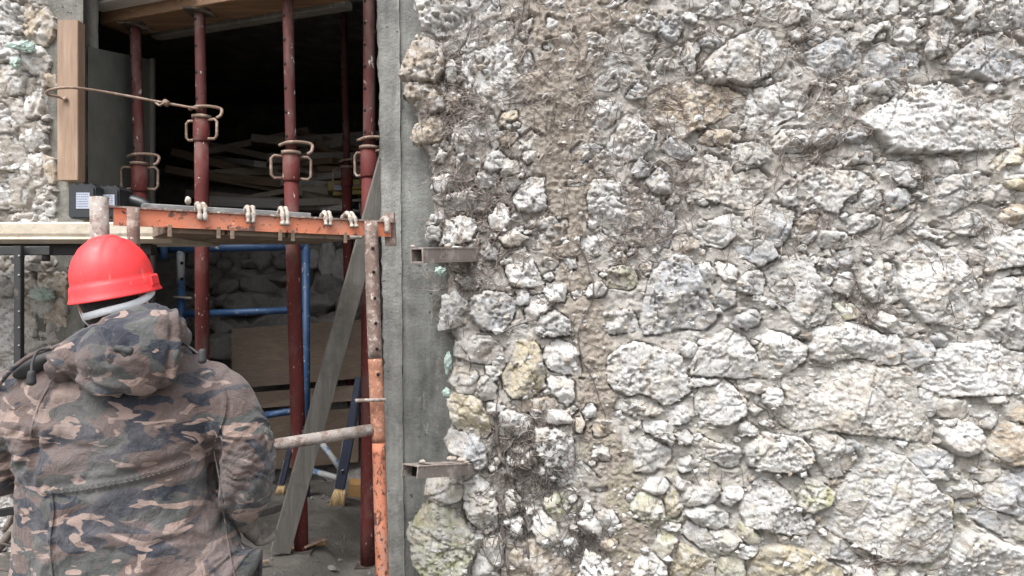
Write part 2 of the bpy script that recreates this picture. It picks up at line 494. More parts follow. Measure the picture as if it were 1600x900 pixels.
def helmet_mat():
    m, t, b = nodes_for('red_helmet_plastic')
    v = pos(t)
    c = ramp(t, noi(t, v, 12, 5, 0.6), [(0.3, (0.80, 0.034, 0.040)), (0.7, (0.88, 0.060, 0.064))])
    d = ramp(t, noi(t, v, 28, 6, 0.7), [(0.60, (0, 0, 0)), (0.76, (1, 1, 1))])
    c = mixc(t, mixc(t, 1.0, d, (0.5, 0.5, 0.5), 'MULTIPLY'), c, (0.60, 0.19, 0.17))
    sc_ = ramp(t, noi(t, pos(t, (1, 1, 0.18), (0.5, 0.3, 0)), 60, 4, 0.7), [(0.64, (0, 0, 0)), (0.70, (1, 1, 1))])
    c = mixc(t, mixc(t, 1.0, sc_, (0.30, 0.30, 0.30), 'MULTIPLY'), c, (0.75, 0.40, 0.37))
    dk = ramp(t, noi(t, v, 48, 5, 0.7), [(0.66, (0, 0, 0)), (0.74, (1, 1, 1))])
    c = mixc(t, mixc(t, 1.0, dk, (0.35, 0.35, 0.35), 'MULTIPLY'), c, (0.25, 0.03, 0.03))
    t.links.new(c, b.inputs['Base Color'])
    t.links.new(ramp(t, noi(t, v, 22, 6, 0.7), [(0.3, (0.36, 0.36, 0.36)), (0.7, (0.62, 0.62, 0.62))]), b.inputs['Roughness'])
    b.inputs['Subsurface Weight'].default_value = 0.0
    bump(t, b, noi(t, v, 130, 4, 0.6), 0.0004)
    return m
M_HELMET = helmet_mat()

def camo_mat():
    m, t, b = nodes_for('woodland_camouflage')
    def lay(scale, st, rot, lo, dist, seedoff):
        g = t.nodes.new('ShaderNodeNewGeometry').outputs['Position']
        mp = t.nodes.new('ShaderNodeMapping')
        mp.inputs['Scale'].default_value = st
        mp.inputs['Rotation'].default_value = rot
        mp.inputs['Location'].default_value = (seedoff, seedoff * 0.7, seedoff * 1.3)
        t.links.new(g, mp.inputs['Vector'])
        n = noi(t, mp.outputs[0], scale, 2.0, 0.45, dist)
        return ramp(t, n, [(lo, (0, 0, 0)), (lo + 0.012, (1, 1, 1))])
    c = mixc(t, lay(6.2, (1, 1, 1.6), (0, 0.25, 0), 0.485, 0.5, 3.1), (0.060, 0.063, 0.060), (0.104, 0.073, 0.065))
    c = mixc(t, lay(6.8, (1, 1, 2.2), (0, -0.3, 0), 0.56, 0.9, 11.7), c, (0.022, 0.025, 0.036))
    c = mixc(t, lay(6.6, (1, 1, 2.7), (0, 0.40, 0), 0.585, 1.6, 23.9), c, (0.27, 0.195, 0.165))
    v = pos(t)
    fade = ramp(t, noi(t, v, 9, 6, 0.65), [(0.46, (0, 0, 0)), (0.72, (1, 1, 1))])
    c = mixc(t, mixc(t, 1.0, fade, (0.55, 0.55, 0.55), 'MULTIPLY'), c, (0.165, 0.152, 0.154))
    dirt = ramp(t, noi(t, v, 4, 6, 0.7), [(0.52, (0, 0, 0)), (0.70, (1, 1, 1))])
    c = mixc(t, mixc(t, 1.0, dirt, (0.55, 0.55, 0.55), 'MULTIPLY'), c, (0.066, 0.058, 0.053))
    dust = ramp(t, noi(t, v, 55, 6, 0.75), [(0.58, (0, 0, 0)), (0.72, (1, 1, 1))])
    c = mixc(t, mixc(t, 1.0, dust, (0.40, 0.40, 0.40), 'MULTIPLY'), c, (0.24, 0.225, 0.22))
    t.links.new(c, b.inputs['Base Color'])
    b.inputs['Roughness'].default_value = 0.82
    b.inputs['Specular IOR Level'].default_value = 0.3
    b.inputs['Sheen Weight'].default_value = 0.15
    p = bump(t, b, noi(t, v, 24, 7, 0.65, 0.8), 0.014)
    bump(t, b, noi(t, v, 500, 2, 0.6), 0.0006, prev=p)
    return m
M_CAMO = camo_mat()

def ground_mat():
    m, t, b = nodes_for('gritty_ground')
    v = pos(t)
    c = ramp(t, noi(t, v, 6, 8, 0.65), [(0.30, (0.085, 0.077, 0.067)), (0.55, (0.14, 0.128, 0.112)), (0.75, (0.22, 0.20, 0.175))])
    s = ramp(t, noi(t, v, 130, 3, 0.7), [(0.62, (0, 0, 0)), (0.70, (1, 1, 1))])
    c = mixc(t, mixc(t, 1.0, s, (0.55, 0.55, 0.55), 'MULTIPLY'), c, (0.33, 0.30, 0.26))
    t.links.new(c, b.inputs['Base Color'])
    b.inputs['Roughness'].default_value = 0.95
    p = bump(t, b, noi(t, v, 35, 8, 0.7), 0.012)
    bump(t, b, noi(t, v, 160, 4, 0.7), 0.004, prev=p)
    return m
M_GROUND = ground_mat()

# ------------------------------------------------------------------ ground
FLOOR = 0.60
def ground_h(x, y):
    t = sstep(2.12, 2.52, y + 0.10 * (noise2(x * 2.1, y * 2.1, 5) - 0.5)) * np.maximum(sstep(-0.44, -0.47, x + 0.012 * noise2(y * 9, y * 0, 6)) * sstep(-4, -2.6, x), sstep(2.95, 3.1, y))
    dip = 0.088 * sstep(-0.80, -0.64, x) * sstep(3.9, 3.1, y)
    inn = FLOOR - dip + 0.035 * (fbm2(x * 3, y * 3, 9, 4) - 0.5) * 2 * sstep(2.2, 2.5, y)
    out = 0.05 * (fbm2(x * 1.4, y * 1.4, 3, 4) - 0.5)
    far = sstep(9.5, 11, y)
    return (out * (1 - t) + inn * t) * (1 - far)
def axis_pts(lo, hi, d0, d1, fine):
    a = -np.geomspace(0.15, d0 - lo + 0.15, 26)[::-1] + d0 + 0.15
    c = np.geomspace(0.15, hi - d1 + 0.15, 26) + d1 - 0.15
    return np.concatenate([a[:-1], np.arange(d0, d1, fine), c[0:]])
gx = axis_pts(-90, 90, -2.4, 0.4, 0.022)
gy = axis_pts(-90, 90, 2.0, 4.2, 0.022)
GX, GY = np.meshgrid(gx, gy)
GZ = ground_h(GX, GY) + 0.008 * (fbm2(GX * 22, GY * 22, 77, 3) - 0.5)
q, _ = grid_faces(len(gy), len(gx))
o = mk('ground', np.stack([GX, GY, GZ], -1).reshape(-1, 3), q[:, ::-1], M_GROUND)
o['kind'] = 'structure'

# ------------------------------------------------------------------ the building shell round the room
def solid(name, *boxes, mat, parent=None):
    b = MB()
    for bx in boxes:
        b.add(*aabb(*bx))
    return b.build(name, mat, parent, smooth=False)

house = thing('house', 'dark unfinished house shell seen through the doorway beyond the red props', 'building', (0, 4, 0))
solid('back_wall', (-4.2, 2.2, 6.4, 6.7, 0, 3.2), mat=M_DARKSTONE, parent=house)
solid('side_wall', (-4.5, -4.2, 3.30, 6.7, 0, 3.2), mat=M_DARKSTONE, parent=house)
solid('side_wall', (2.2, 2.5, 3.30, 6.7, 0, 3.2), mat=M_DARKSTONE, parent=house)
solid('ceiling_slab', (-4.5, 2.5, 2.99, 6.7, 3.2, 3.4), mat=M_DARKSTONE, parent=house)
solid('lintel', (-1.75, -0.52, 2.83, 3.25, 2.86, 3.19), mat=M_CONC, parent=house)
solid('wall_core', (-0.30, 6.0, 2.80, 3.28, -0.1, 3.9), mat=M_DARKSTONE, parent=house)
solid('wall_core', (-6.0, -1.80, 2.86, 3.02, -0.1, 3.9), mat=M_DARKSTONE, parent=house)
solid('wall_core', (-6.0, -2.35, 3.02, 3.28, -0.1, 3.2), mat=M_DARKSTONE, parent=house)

# right concrete pillar beside the opening: a wide face and a slightly proud edge strip
pil = thing('concrete_pillar', 'grey cast concrete pillar between the doorway and the rubble stone wall', 'pillar', P(640, 900, 2.8))
def slab_face(name, px0a, px0b, px1a, px1b, D, depth, mat, parent, amp=0.003, seed=0):
    """front sheet with a little unevenness, closed to a box; px0a/px0b = left edge at top/bottom of the frame"""
    nz, nx = 160, 14
    v = np.linspace(-140, 1180, nz)[:, None]; u = np.linspace(0, 1, nx)[None, :]
    xl = px0a + (px0b - px0a) * v / 900; xr = px1a + (px1b - px1a) * v / 900
    px = xl + (xr - xl) * u + np.where((u == 0), 3.0 * (fbm2(v / 9, v * 0 + seed, seed, 4, 0.65) - 0.5) * 2, 0) + np.where((u == 1), 1.6 * (fbm2(v / 30, v * 0 + seed, seed + 2, 4, 0.6) - 0.5) * 2, 0)
    py = v + 0 * px
    d = D + amp * (fbm2(px / 22, py / 40, seed, 4) - 0.5) * 2
    X = (px - 800) / F * D; Z = EYE - (py - 450) / F * D
    V = np.stack([X, d + 0 * X, Z], -1).reshape(-1, 3)
    q, _ = grid_faces(nz, nx)
    back = V.copy(); back[:, 1] = D + depth
    n = len(V)
    idx = np.arange(n).reshape(nz, nx)
    rim = np.concatenate([idx[0, :], idx[1:, -1], idx[-1, -2::-1], idx[-2:0:-1, 0]])
    r2 = np.roll(rim, -1)
    side = np.stack([rim, r2, r2 + n, rim + n], -1)
    return mk(name, np.vstack([V, back]), np.vstack([q[:, ::1], side[:, ::-1], q[:, ::-1] + n]), mat, parent, smooth=True)
slab_face('edge_strip', 589, 605, 624, 632, 2.792, 0.45, M_CONC3, pil, 0.0035, 3)
slab_face('pillar_face', 623, 631, 745, 750, 2.799, 0.44, M_CONC, pil, 0.007, 8)

# left side of the opening: rendered jamb, and a board lining the reveal
slab_face('rendered_jamb', 55, 55, 131, 132, 2.85, 0.10, M_CONC2, None, 0.010, 21)
tag(bpy.data.objects['rendered_jamb'], 'rough grey rendered door jamb behind the upright wooden plank', 'door jamb')
xb = P(135.5, 0, 2.862)[0]
lin = thing('reveal_panel', 'dark grey green board lining the reveal left of the first red prop', 'panel', (xb, 3.1, FLOOR))
def zat(py, D): return EYE - (py - 450) / F * D
mk('board', *hexa([(xb - 0.05, 2.955, FLOOR - 0.05), (xb, 2.87, FLOOR - 0.05), (xb, 3.365, FLOOR - 0.05), (xb - 0.05, 3.365, FLOOR - 0.05),
                   (xb - 0.05, 2.955, zat(73, 2.87)), (xb, 2.87, zat(73, 2.87)), (xb, 3.365, zat(93, 3.365)), (xb - 0.05, 3.365, zat(93, 3.365))]), M_PANEL, lin, smooth=False)
mk('edge_batten', *bar((xb + 0.006, 3.372, FLOOR), (xb + 0.006, 3.372, zat(92, 3.37)), 0.02, 0.02, up=(0, 1, 0)), M_GREYWOOD, lin, smooth=False)

# ------------------------------------------------------------------ rubble stone walls
C_GREY = (0.53, 0.525, 0.515); C_WHITE = (0.62, 0.617, 0.607); C_WARM = (0.53, 0.51, 0.475); C_BLUE = (0.42, 0.43, 0.445)
C_BROWN = (0.36, 0.31, 0.255); C_YEL = (0.52, 0.465, 0.345); C_GRN = (0.49, 0.485, 0.405); C_DARK = (0.27, 0.24, 0.215); C_TAN = (0.46, 0.39, 0.31)
C_MORT = np.array((0.49, 0.465, 0.433)); C_EARTH = np.array((0.395, 0.345, 0.292))
TINT = dict(g=C_GREY, w=C_WHITE, o=C_WARM, b=C_BLUE, n=C_BROWN, y=C_YEL, m=C_GRN, d=C_DARK, t=C_TAN)
# each line: colour letter, style letter (f faceted, p pitted, l layered, r round), height in mm, then the outline in pixels
STONES = """
g p 45 649,0 654,22 660,38 682,52 720,51 735,46 760,45 775,32 780,15 778,-25 700,-40 645,-25
g f 22 766,54 772,42 782,34 800,32 801,46 785,51
n p 60 623,112 632,82 650,52 672,60 692,82 690,108 677,125 645,125
w p 50 722,82 740,77 765,77 785,60 810,59 825,72 835,100 844,120 847,150 837,160 810,165 775,171 740,170 725,150 721,107
g f 25 722,78 730,66 755,59 761,64 747,75 730,81
w r 25 697,100 707,90 715,105 710,125 699,125
n p 50 629,147 632,132 657,125 682,130 675,150 647,152
d r 50 647,160 655,145 675,137 695,155 692,172 657,175
t f 50 642,205 650,190 672,182 697,190 700,207 682,220 647,220
t p 30 697,145 710,130 722,140 725,165 710,175 697,170
g p 35 707,207 717,190 740,180 770,180 780,200 778,228 762,240 720,240 706,225
y f 35 779,192 785,177 807,172 810,180 795,190 781,196
o f 28 855,62 875,55 899,47 901,60 882,75 867,77
g f 26 854,40 857,26 872,32 870,41 859,49
g f 26 850,0 855,11 872,20 890,12 897,-12 860,-14
w f 22 815,37 830,27 832,40 822,50
g p 42 915,52 930,50 955,65 975,55 987,40 1020,47 1032,65 1025,75 1010,100 1020,112 1000,122 962,135 932,142 905,152 898,140 915,100 925,75
g p 28 992,25 1010,21 1030,27 1030,45 1010,47 995,40
b p 34 1035,32 1047,21 1062,27 1066,47 1055,62 1040,57 1032,45
g p 34 1062,-15 1070,15 1095,18 1120,27 1145,22 1162,15 1158,-18
w f 24 1067,22 1080,17 1092,27 1085,34 1072,30
w p 38 1200,-16 1192,17 1200,27 1222,40 1247,32 1267,22 1265,5 1257,-16
g l 55 1100,102 1117,82 1140,65 1165,50 1197,41 1222,50 1245,72 1247,82 1222,100 1197,117 1175,130 1142,125 1112,127
g f 32 1060,77 1075,65 1092,65 1095,77 1085,85 1087,107 1070,110 1062,97
t l 46 1002,177 1012,150 1040,135 1075,127 1115,132 1140,135 1170,150 1165,162 1125,185 1095,200 1060,210 1032,200 1012,185
w l 55 1165,170 1182,137 1212,132 1242,117 1265,125 1268,155 1250,177 1217,192 1190,201 1170,192
w f 34 912,190 920,162 947,155 972,160 970,180 950,197 925,200
w p 38 950,225 967,200 985,172 997,172 1010,195 1025,207 1022,230 1000,245 965,255 955,240
t f 28 1095,217 1105,205 1130,200 1150,207 1140,222 1112,226
w f 26 1240,50 1250,40 1262,47 1257,60 1242,60
b l 44 1257,85 1277,70 1305,57 1330,65 1350,82 1347,100 1325,112 1295,117 1277,115 1272,102
b f 46 1350,110 1362,82 1367,67 1385,64 1415,75 1440,80 1442,112 1420,117 1380,120 1357,115
w f 32 1400,55 1427,27 1437,42 1430,62 1420,67 1402,60
g p 40 1452,82 1450,45 1457,22 1487,20 1505,45 1490,57 1477,75 1460,90
g p 42 1525,-26 1510,25 1512,42 1547,45 1590,42 1640,37 1640,-28
b p 46 1487,95 1510,75 1525,60 1555,52 1590,60 1618,75 1618,112 1585,122 1555,125 1520,115 1490,110
w l 60 1347,187 1375,167 1405,152 1422,130 1442,132 1470,130 1492,127 1517,150 1555,152 1600,155 1640,175 1640,220 1560,230 1500,235 1440,238 1395,235 1380,215 1360,198
g f 30 1302,150 1325,135 1350,135 1352,152 1335,170 1315,165
b r 36 1362,130 1385,122 1415,132 1412,142 1390,147 1362,142
w f 24 1535,140 1550,130 1572,132 1570,142 1545,145
g p 34 1210,217 1225,202 1252,200 1267,210 1268,228 1245,238 1215,235
g p 30 1282,15 1290,-26 1407,-26 1410,15 1385,25 1362,30 1340,22 1310,27
t r 22 1270,170 1277,160 1300,160 1305,175 1287,187 1272,185
g p 32 710,247 725,237 740,250 735,262 712,257
w f 42 677,277 697,272 720,277 725,287 707,297 685,300 676,290
g l 50 676,307 682,302 740,300 777,307 765,325 750,330 720,327 695,322
g f 40 667,350 675,335 695,330 692,345 672,352
g l 44 665,365 672,352 687,355 687,372 670,377
g p 42 692,367 695,345 715,337 740,342 745,357 735,375 705,382 687,380
w f 30 742,280 747,270 772,267 780,282 762,292 745,290
g p 34 755,262 765,240 780,235 792,247 785,262 765,267
o f 28 782,275 785,247 807,250 812,265 795,272
g p 40 802,307 817,290 830,275 850,277 850,300 855,322 835,332 810,327
w p 32 765,340 780,317 795,325 797,345 785,360 767,357
o r 28 780,372 800,357 812,365 825,372 807,385 790,385
g p 34 832,365 845,340 862,337 882,360 885,375 860,387 832,390
w p 30 790,417 802,390 820,385 835,415 850,445 825,450 797,445
b f 30 755,395 765,382 777,390 775,405 760,405
w f 30 885,290 897,280 910,262 925,265 922,280 910,290
o f 24 817,247 820,237 837,232 840,245 825,255
w f 22 850,405 865,395 877,405 865,420 850,415
b f 24 880,405 900,405 902,417 892,422
g p 34 677,252 687,232 697,240 690,255
b r 46 1010,280 1030,261 1047,275 1047,290 1052,302 1027,302 1015,292
g p 42 918,307 927,282 957,281 992,290 1020,307 1040,322 1030,350 1022,380 995,385 962,377 935,342 922,332
b f 32 1030,385 1027,355 1040,330 1055,330 1055,365 1045,385
o l 40 1067,267 1090,252 1107,240 1140,252 1150,275 1157,270 1187,262 1205,275 1197,307 1175,325 1155,325 1125,315 1090,307 1067,300
g f 38 1145,240 1155,222 1205,222 1210,240 1190,255 1162,252
w f 46 1095,360 1112,345 1140,335 1160,337 1162,360 1145,375 1130,387 1105,382 1092,372
b f 48 1190,345 1207,317 1245,332 1235,362 1222,385 1190,367
b f 44 1151,387 1170,380 1187,375 1210,380 1217,400 1192,414 1170,405 1155,397
g f 26 1165,350 1172,340 1182,345 1182,367 1170,370
b f 32 1217,302 1232,287 1247,292 1247,320 1232,322 1222,315
b p 62 1022,425 1042,408 1060,398 1076,402 1090,418 1102,447 1113,470 1126,497 1105,515 1075,512 1040,520 1010,523 1005,512 1010,465
w f 34 1090,425 1100,405 1117,422 1120,437 1107,445 1092,432
w f 34 1120,410 1140,412 1155,422 1147,440 1132,437
g p 38 1155,440 1172,425 1190,422 1200,437 1195,457 1170,460 1155,452
m p 30 950,420 975,415 992,422 1000,442 982,452 950,447
b f 26 1250,375 1275,360 1282,365 1262,382
g p 36 1247,275 1275,257 1310,267 1340,265 1360,275 1372,290 1360,295 1340,297 1317,317 1312,332 1295,325 1267,302
g f 34 1330,252 1340,237 1362,237 1367,252 1350,252 1332,257
g l 50 1377,265 1390,252 1425,252 1450,257 1440,275 1430,292 1410,287 1385,277
b f 50 1385,307 1392,297 1420,294 1427,302 1422,317 1410,326 1390,320
g l 40 1467,297 1487,275 1520,270 1547,275 1557,290 1545,307 1522,315 1485,335 1472,327 1465,312
g p 30 1542,310 1550,292 1570,287 1580,302 1572,317 1555,322
y f 60 1550,257 1562,242 1580,235 1595,225 1630,222 1630,255 1577,255 1570,270
w f 62 1572,256 1610,250 1640,252 1640,277 1578,277
y f 50 1575,282 1590,281 1605,285 1600,295 1585,294
g p 30 1327,342 1340,335 1365,335 1370,350 1350,360 1330,365
g f 38 1380,372 1395,350 1420,332 1435,332 1432,345 1412,357 1392,372
w f 36 1427,357 1440,350 1465,357 1490,362 1475,372 1440,367
w f 56 1430,390 1447,372 1465,378 1480,390 1500,385 1515,415 1535,447 1542,495 1537,512 1512,515 1477,505 1450,505 1440,492 1417,465 1410,440 1420,410
w p 40 1347,445 1360,420 1380,408 1400,415 1408,445 1412,466 1402,474 1380,472 1355,468
b f 40 1290,412 1305,395 1330,390 1335,405 1325,422 1307,430 1292,425
g p 44 1202,425 1225,402 1257,397 1272,415 1285,440 1302,455 1303,480 1290,505 1265,512 1245,500 1225,470 1208,450
w l 46 1527,395 1555,380 1560,362 1582,357 1640,365 1640,410 1585,415 1562,422 1535,410
g f 48 1545,482 1548,455 1565,437 1640,430 1640,468 1575,478
w f 52 1190,545 1200,517 1225,522 1267,542 1262,560 1232,585 1210,592 1195,577
w l 44 1267,545 1277,515 1305,512 1340,502 1355,510 1385,525 1410,527 1415,550 1412,570 1382,570 1350,557 1317,562 1295,568 1270,562
o l 56 1227,600 1250,580 1297,575 1340,567 1382,579 1415,580 1435,600 1437,630 1455,650 1466,675 1460,692 1440,693 1400,685 1340,680 1290,672 1250,675 1225,665 1213,652 1235,645 1240,625
w l 64 1445,592 1460,570 1475,550 1500,540 1532,537 1557,535 1590,550 1640,562 1640,615 1575,617 1525,620 1482,620 1455,607
g f 40 1470,642 1477,627 1517,627 1525,640 1507,655 1477,652
g f 34 1442,610 1457,610 1477,622 1470,642 1460,652 1447,635
w r 56 1475,675 1482,695 1497,710 1517,715 1540,705 1545,687 1532,668 1512,660 1490,663
w f 40 1360,492 1380,487 1400,497 1412,507 1445,507 1447,517 1422,527 1405,520 1385,510 1365,502
b p 36 1420,567 1422,550 1440,527 1460,532 1465,547 1450,565 1432,575
b f 34 1460,527 1472,520 1485,530 1482,540 1465,542
m f 34 1310,477 1325,470 1347,490 1340,497 1325,500
g p 40 1547,515 1560,500 1590,482 1640,480 1640,545 1590,545 1565,532
w f 30 1545,622 1570,622 1572,630 1550,630
w f 34 1470,672 1480,660 1500,650 1502,657 1480,670
g f 30 1525,650 1555,645 1565,657 1550,672 1532,667
t r 44 1587,652 1600,640 1640,640 1640,657 1592,660
g p 40 687,500 692,465 712,457 735,480 732,505 700,515 685,517
b p 46 736,495 735,467 760,455 790,460 807,472 800,500 785,517 750,515
o f 48 710,555 712,535 735,525 765,527 787,545 785,560 762,570 735,565
b f 24 810,477 807,455 817,450 827,460 825,477
o f 30 826,512 820,487 829,464 850,462 865,475 845,492 832,512
g p 36 838,519 845,497 867,485 890,502 897,522 865,527 845,524
w f 42 850,560 852,547 870,532 895,540 905,560 910,590 885,585 860,577
y p 48 785,590 795,565 807,540 812,520 827,522 845,550 850,585 852,605 832,622 802,622 787,610
o f 36 700,600 707,577 725,562 745,585 740,615 717,615
o r 36 745,602 752,592 765,590 775,605 775,625 757,627 747,617
y f 50 697,630 705,620 725,615 750,630 760,650 767,672 755,690 730,680 708,665
w f 30 760,637 762,630 787,636 785,643 762,643
w f 32 775,660 782,644 805,647 832,657 832,675 800,685 775,680
w f 36 832,655 847,645 870,641 882,645 897,660 865,664 840,662
w f 34 857,595 865,590 885,590 897,600 897,625 887,635 872,622 860,610
w f 30 912,645 922,630 932,637 930,652 917,655
t f 32 900,657 907,653 915,662 910,675 902,675
t p 28 925,670 932,657 955,660 955,680 930,682
w f 26 760,575 775,575 782,585 772,595 762,585
t f 26 800,630 840,624 867,624 880,637 850,642 812,644 800,637
w f 22 895,457 907,450 910,462 897,465
g f 36 945,510 962,490 985,482 997,500 1002,517 955,522
w p 46 950,580 952,557 975,542 995,535 1020,542 1042,550 1065,557 1070,575 1080,612 1050,633 1037,633 1020,620 1000,613 987,620 962,610 950,597
o r 30 962,640 965,628 987,624 1010,622 1030,634 1040,644 1025,650 1007,651 982,647
w f 36 1065,547 1070,532 1090,540 1086,557 1072,557
g f 52 1080,577 1092,550 1112,532 1140,515 1165,527 1182,550 1197,589 1170,593 1125,588 1082,585
w f 34 1081,593 1127,595 1112,602 1085,606
w f 52 1087,625 1097,610 1117,607 1137,597 1152,610 1170,630 1170,650 1140,665 1117,665 1097,652
w f 38 1040,645 1047,635 1070,635 1085,650 1075,662 1050,665
w f 34 1007,657 1035,662 1060,670 1050,680 1012,677
b f 44 1151,507 1155,495 1177,484 1192,492 1187,507 1170,515 1160,512
b f 36 1122,462 1132,455 1150,457 1150,475 1132,485 1122,475
w r 40 1197,627 1202,610 1225,610 1225,635 1207,640
w f 32 1160,605 1182,600 1202,608 1187,615 1170,612
w f 30 1172,640 1177,634 1191,640 1180,650
w f 34 1157,667 1167,662 1187,672 1185,680 1160,682
d f 34 1255,525 1267,520 1275,525 1270,532
b r 36 695,690 705,675 740,680 755,697 762,725 750,737 730,722 705,710
o p 50 662,777 667,757 685,757 720,754 722,775 710,787 685,790 665,782
g p 40 725,795 725,757 750,747 770,767 775,800 777,830 755,837 735,815
m p 78 634,837 657,805 675,790 700,800 725,822 740,845 740,872 725,898 700,915 665,915 645,885
w f 36 727,835 732,820 750,832 755,845 742,862 730,850
g f 38 750,865 760,847 780,840 785,860 785,887 765,885
g f 34 740,887 747,867 770,887 780,905 770,925 735,925
o f 34 790,775 800,765 812,780 815,800 795,810
w f 32 797,815 815,812 817,835 800,840
w p 44 837,700 837,672 870,672 895,690 900,717 925,737 947,762 950,775 925,767 900,757 875,765 852,762 845,745 852,725
m f 40 847,787 860,775 885,775 892,795 877,820 865,815
w f 44 832,830 835,812 845,802 867,822 875,845 895,845 905,855 895,880 870,870 840,847
w f 34 910,800 915,787 927,800 922,812 910,810
w f 34 905,820 925,810 940,820 940,840 910,837
w p 40 907,895 917,865 932,870 960,895 960,930 900,930
n f 30 785,890 800,865 820,850 840,848 870,872 895,882 900,925 785,925
g f 46 970,710 987,690 1007,685 1035,695 1050,705 1050,722 1022,740 992,737
w f 40 1005,765 1015,752 1040,750 1050,762 1040,771 1020,772
m p 44 986,795 995,775 1012,772 1037,787 1040,810 1025,815 1012,824 997,812
y f 36 1040,782 1060,767 1070,795 1057,810 1044,805
w f 46 1066,780 1075,765 1095,765 1100,755 1120,757 1127,772 1115,787 1092,790 1077,795
w f 36 1130,785 1137,765 1162,765 1162,777 1142,794
w f 48 1075,805 1090,797 1115,792 1140,807 1142,825 1120,832 1095,822
w f 54 1067,835 1075,820 1095,829 1120,838 1142,838 1160,845 1135,870 1100,860
g p 54 1160,800 1165,775 1192,751 1215,757 1247,787 1255,805 1267,830 1260,840 1225,837 1195,830 1167,822
m f 42 1156,835 1160,822 1177,830 1197,847 1180,853 1162,847
w f 38 1157,870 1160,855 1177,855 1197,852 1182,867 1165,875
y f 58 1168,930 1182,875 1202,857 1230,857 1262,864 1290,877 1325,897 1330,930
y f 48 1050,890 1050,870 1062,850 1090,865 1117,882 1122,922 1070,922 1050,915
m f 44 1125,887 1130,875 1152,867 1165,880 1165,925 1128,925
m f 40 1022,860 1030,840 1050,837 1060,847 1047,865 1040,880
w p 44 988,892 1000,872 1020,867 1042,887 1042,925 990,925
w f 36 1062,735 1065,722 1077,714 1092,730 1080,737 1065,740
w f 32 1056,760 1062,750 1082,757 1082,765 1062,766
g p 52 1171,700 1182,690 1200,680 1225,682 1260,690 1272,707 1270,730 1245,740 1200,737 1175,730 1170,712
g p 34 1085,692 1100,687 1125,697 1157,702 1160,730 1140,732 1117,722 1095,712
g p 34 1015,677 1035,686 1050,697 1055,684 1040,672
g f 32 1057,685 1075,697 1085,687 1075,675 1060,677
m p 44 1247,770 1265,750 1282,755 1305,770 1302,787 1272,805 1252,792
w f 28 1037,825 1047,821 1065,825 1055,831
o f 44 1277,712 1272,690 1310,682 1322,690 1320,715 1325,745 1302,750 1287,730
b f 44 1320,707 1325,694 1337,691 1352,700 1347,712 1330,720
g l 66 1302,830 1322,775 1342,737 1352,720 1365,700 1387,705 1420,720 1450,745 1475,775 1487,795 1497,825 1497,845 1477,875 1455,885 1420,882 1390,875 1362,865 1330,847 1310,840
b f 44 1430,720 1440,707 1475,705 1497,712 1495,722 1472,740 1482,750 1455,747
t f 54 1546,700 1560,680 1575,665 1640,670 1640,730 1590,729 1567,717
b f 50 1275,860 1285,847 1300,840 1320,847 1335,865 1352,877 1340,885 1305,875 1282,872
b f 56 1547,780 1550,757 1590,745 1640,740 1640,810 1600,810 1575,802 1550,796
b f 46 1512,787 1532,785 1550,799 1600,818 1640,822 1640,850 1590,847 1560,832 1530,815 1515,802
w p 54 1490,880 1500,855 1522,835 1550,840 1585,857 1640,872 1640,925 1492,925
m f 34 1375,890 1390,885 1407,895 1400,925 1380,925
g f 34 1495,765 1512,755 1532,757 1542,767 1525,777 1497,780
y f 34 1477,785 1482,777 1492,781 1491,795 1482,792
o f 30 1522,743 1555,736 1587,738 1575,750 1540,755 1527,750
"""
STONES_LEFT = """
g p 34 -30,5 10,0 32,10 30,40 5,48 -30,46
t p 40 34,4 60,2 80,25 79,55 66,70 40,62 34,40
g p 40 -30,55 25,52 34,72 20,92 -30,95
w p 40 36,72 62,72 74,90 66,112 42,112 34,92
t f 36 62,114 82,116 84,132 64,134
g p 36 -30,100 20,98 40,118 34,142 -30,150
w p 40 40,120 58,118 60,150 62,180 40,184 34,150
g p 36 -30,156 28,150 36,186 20,205 -30,206
w p 38 -30,212 16,208 30,230 26,262 -30,268
g p 38 26,196 60,188 66,216 50,238 32,228
w f 40 34,242 60,236 72,258 66,286 40,288 30,270
g p 36 -30,274 24,270 40,296 36,322 -30,330
t f 36 64,240 80,246 82,282 68,286
g p 36 42,296 70,290 84,312 80,338 44,340
w f 34 -30,336 40,332 82,342 80,362 -30,368
g f 46 36,396 72,392 84,410 62,424 38,420
t f 60 54,428 94,424 98,470 92,530 56,532
g p 44 -30,392 22,390 25,430 16,462 -30,466
w p 44 -30,470 20,468 27,500 22,548 -30,552
o p 40 26,470 48,466 50,520 30,552 24,520
w p 40 -30,556 24,556 44,600 30,640 -30,640
g p 40 30,560 70,540 96,560 90,620 50,640
o p 40 -30,646 40,646 60,700 40,740 -30,740
w p 40 -30,746 36,744 34,800 24,850 -30,850
"""

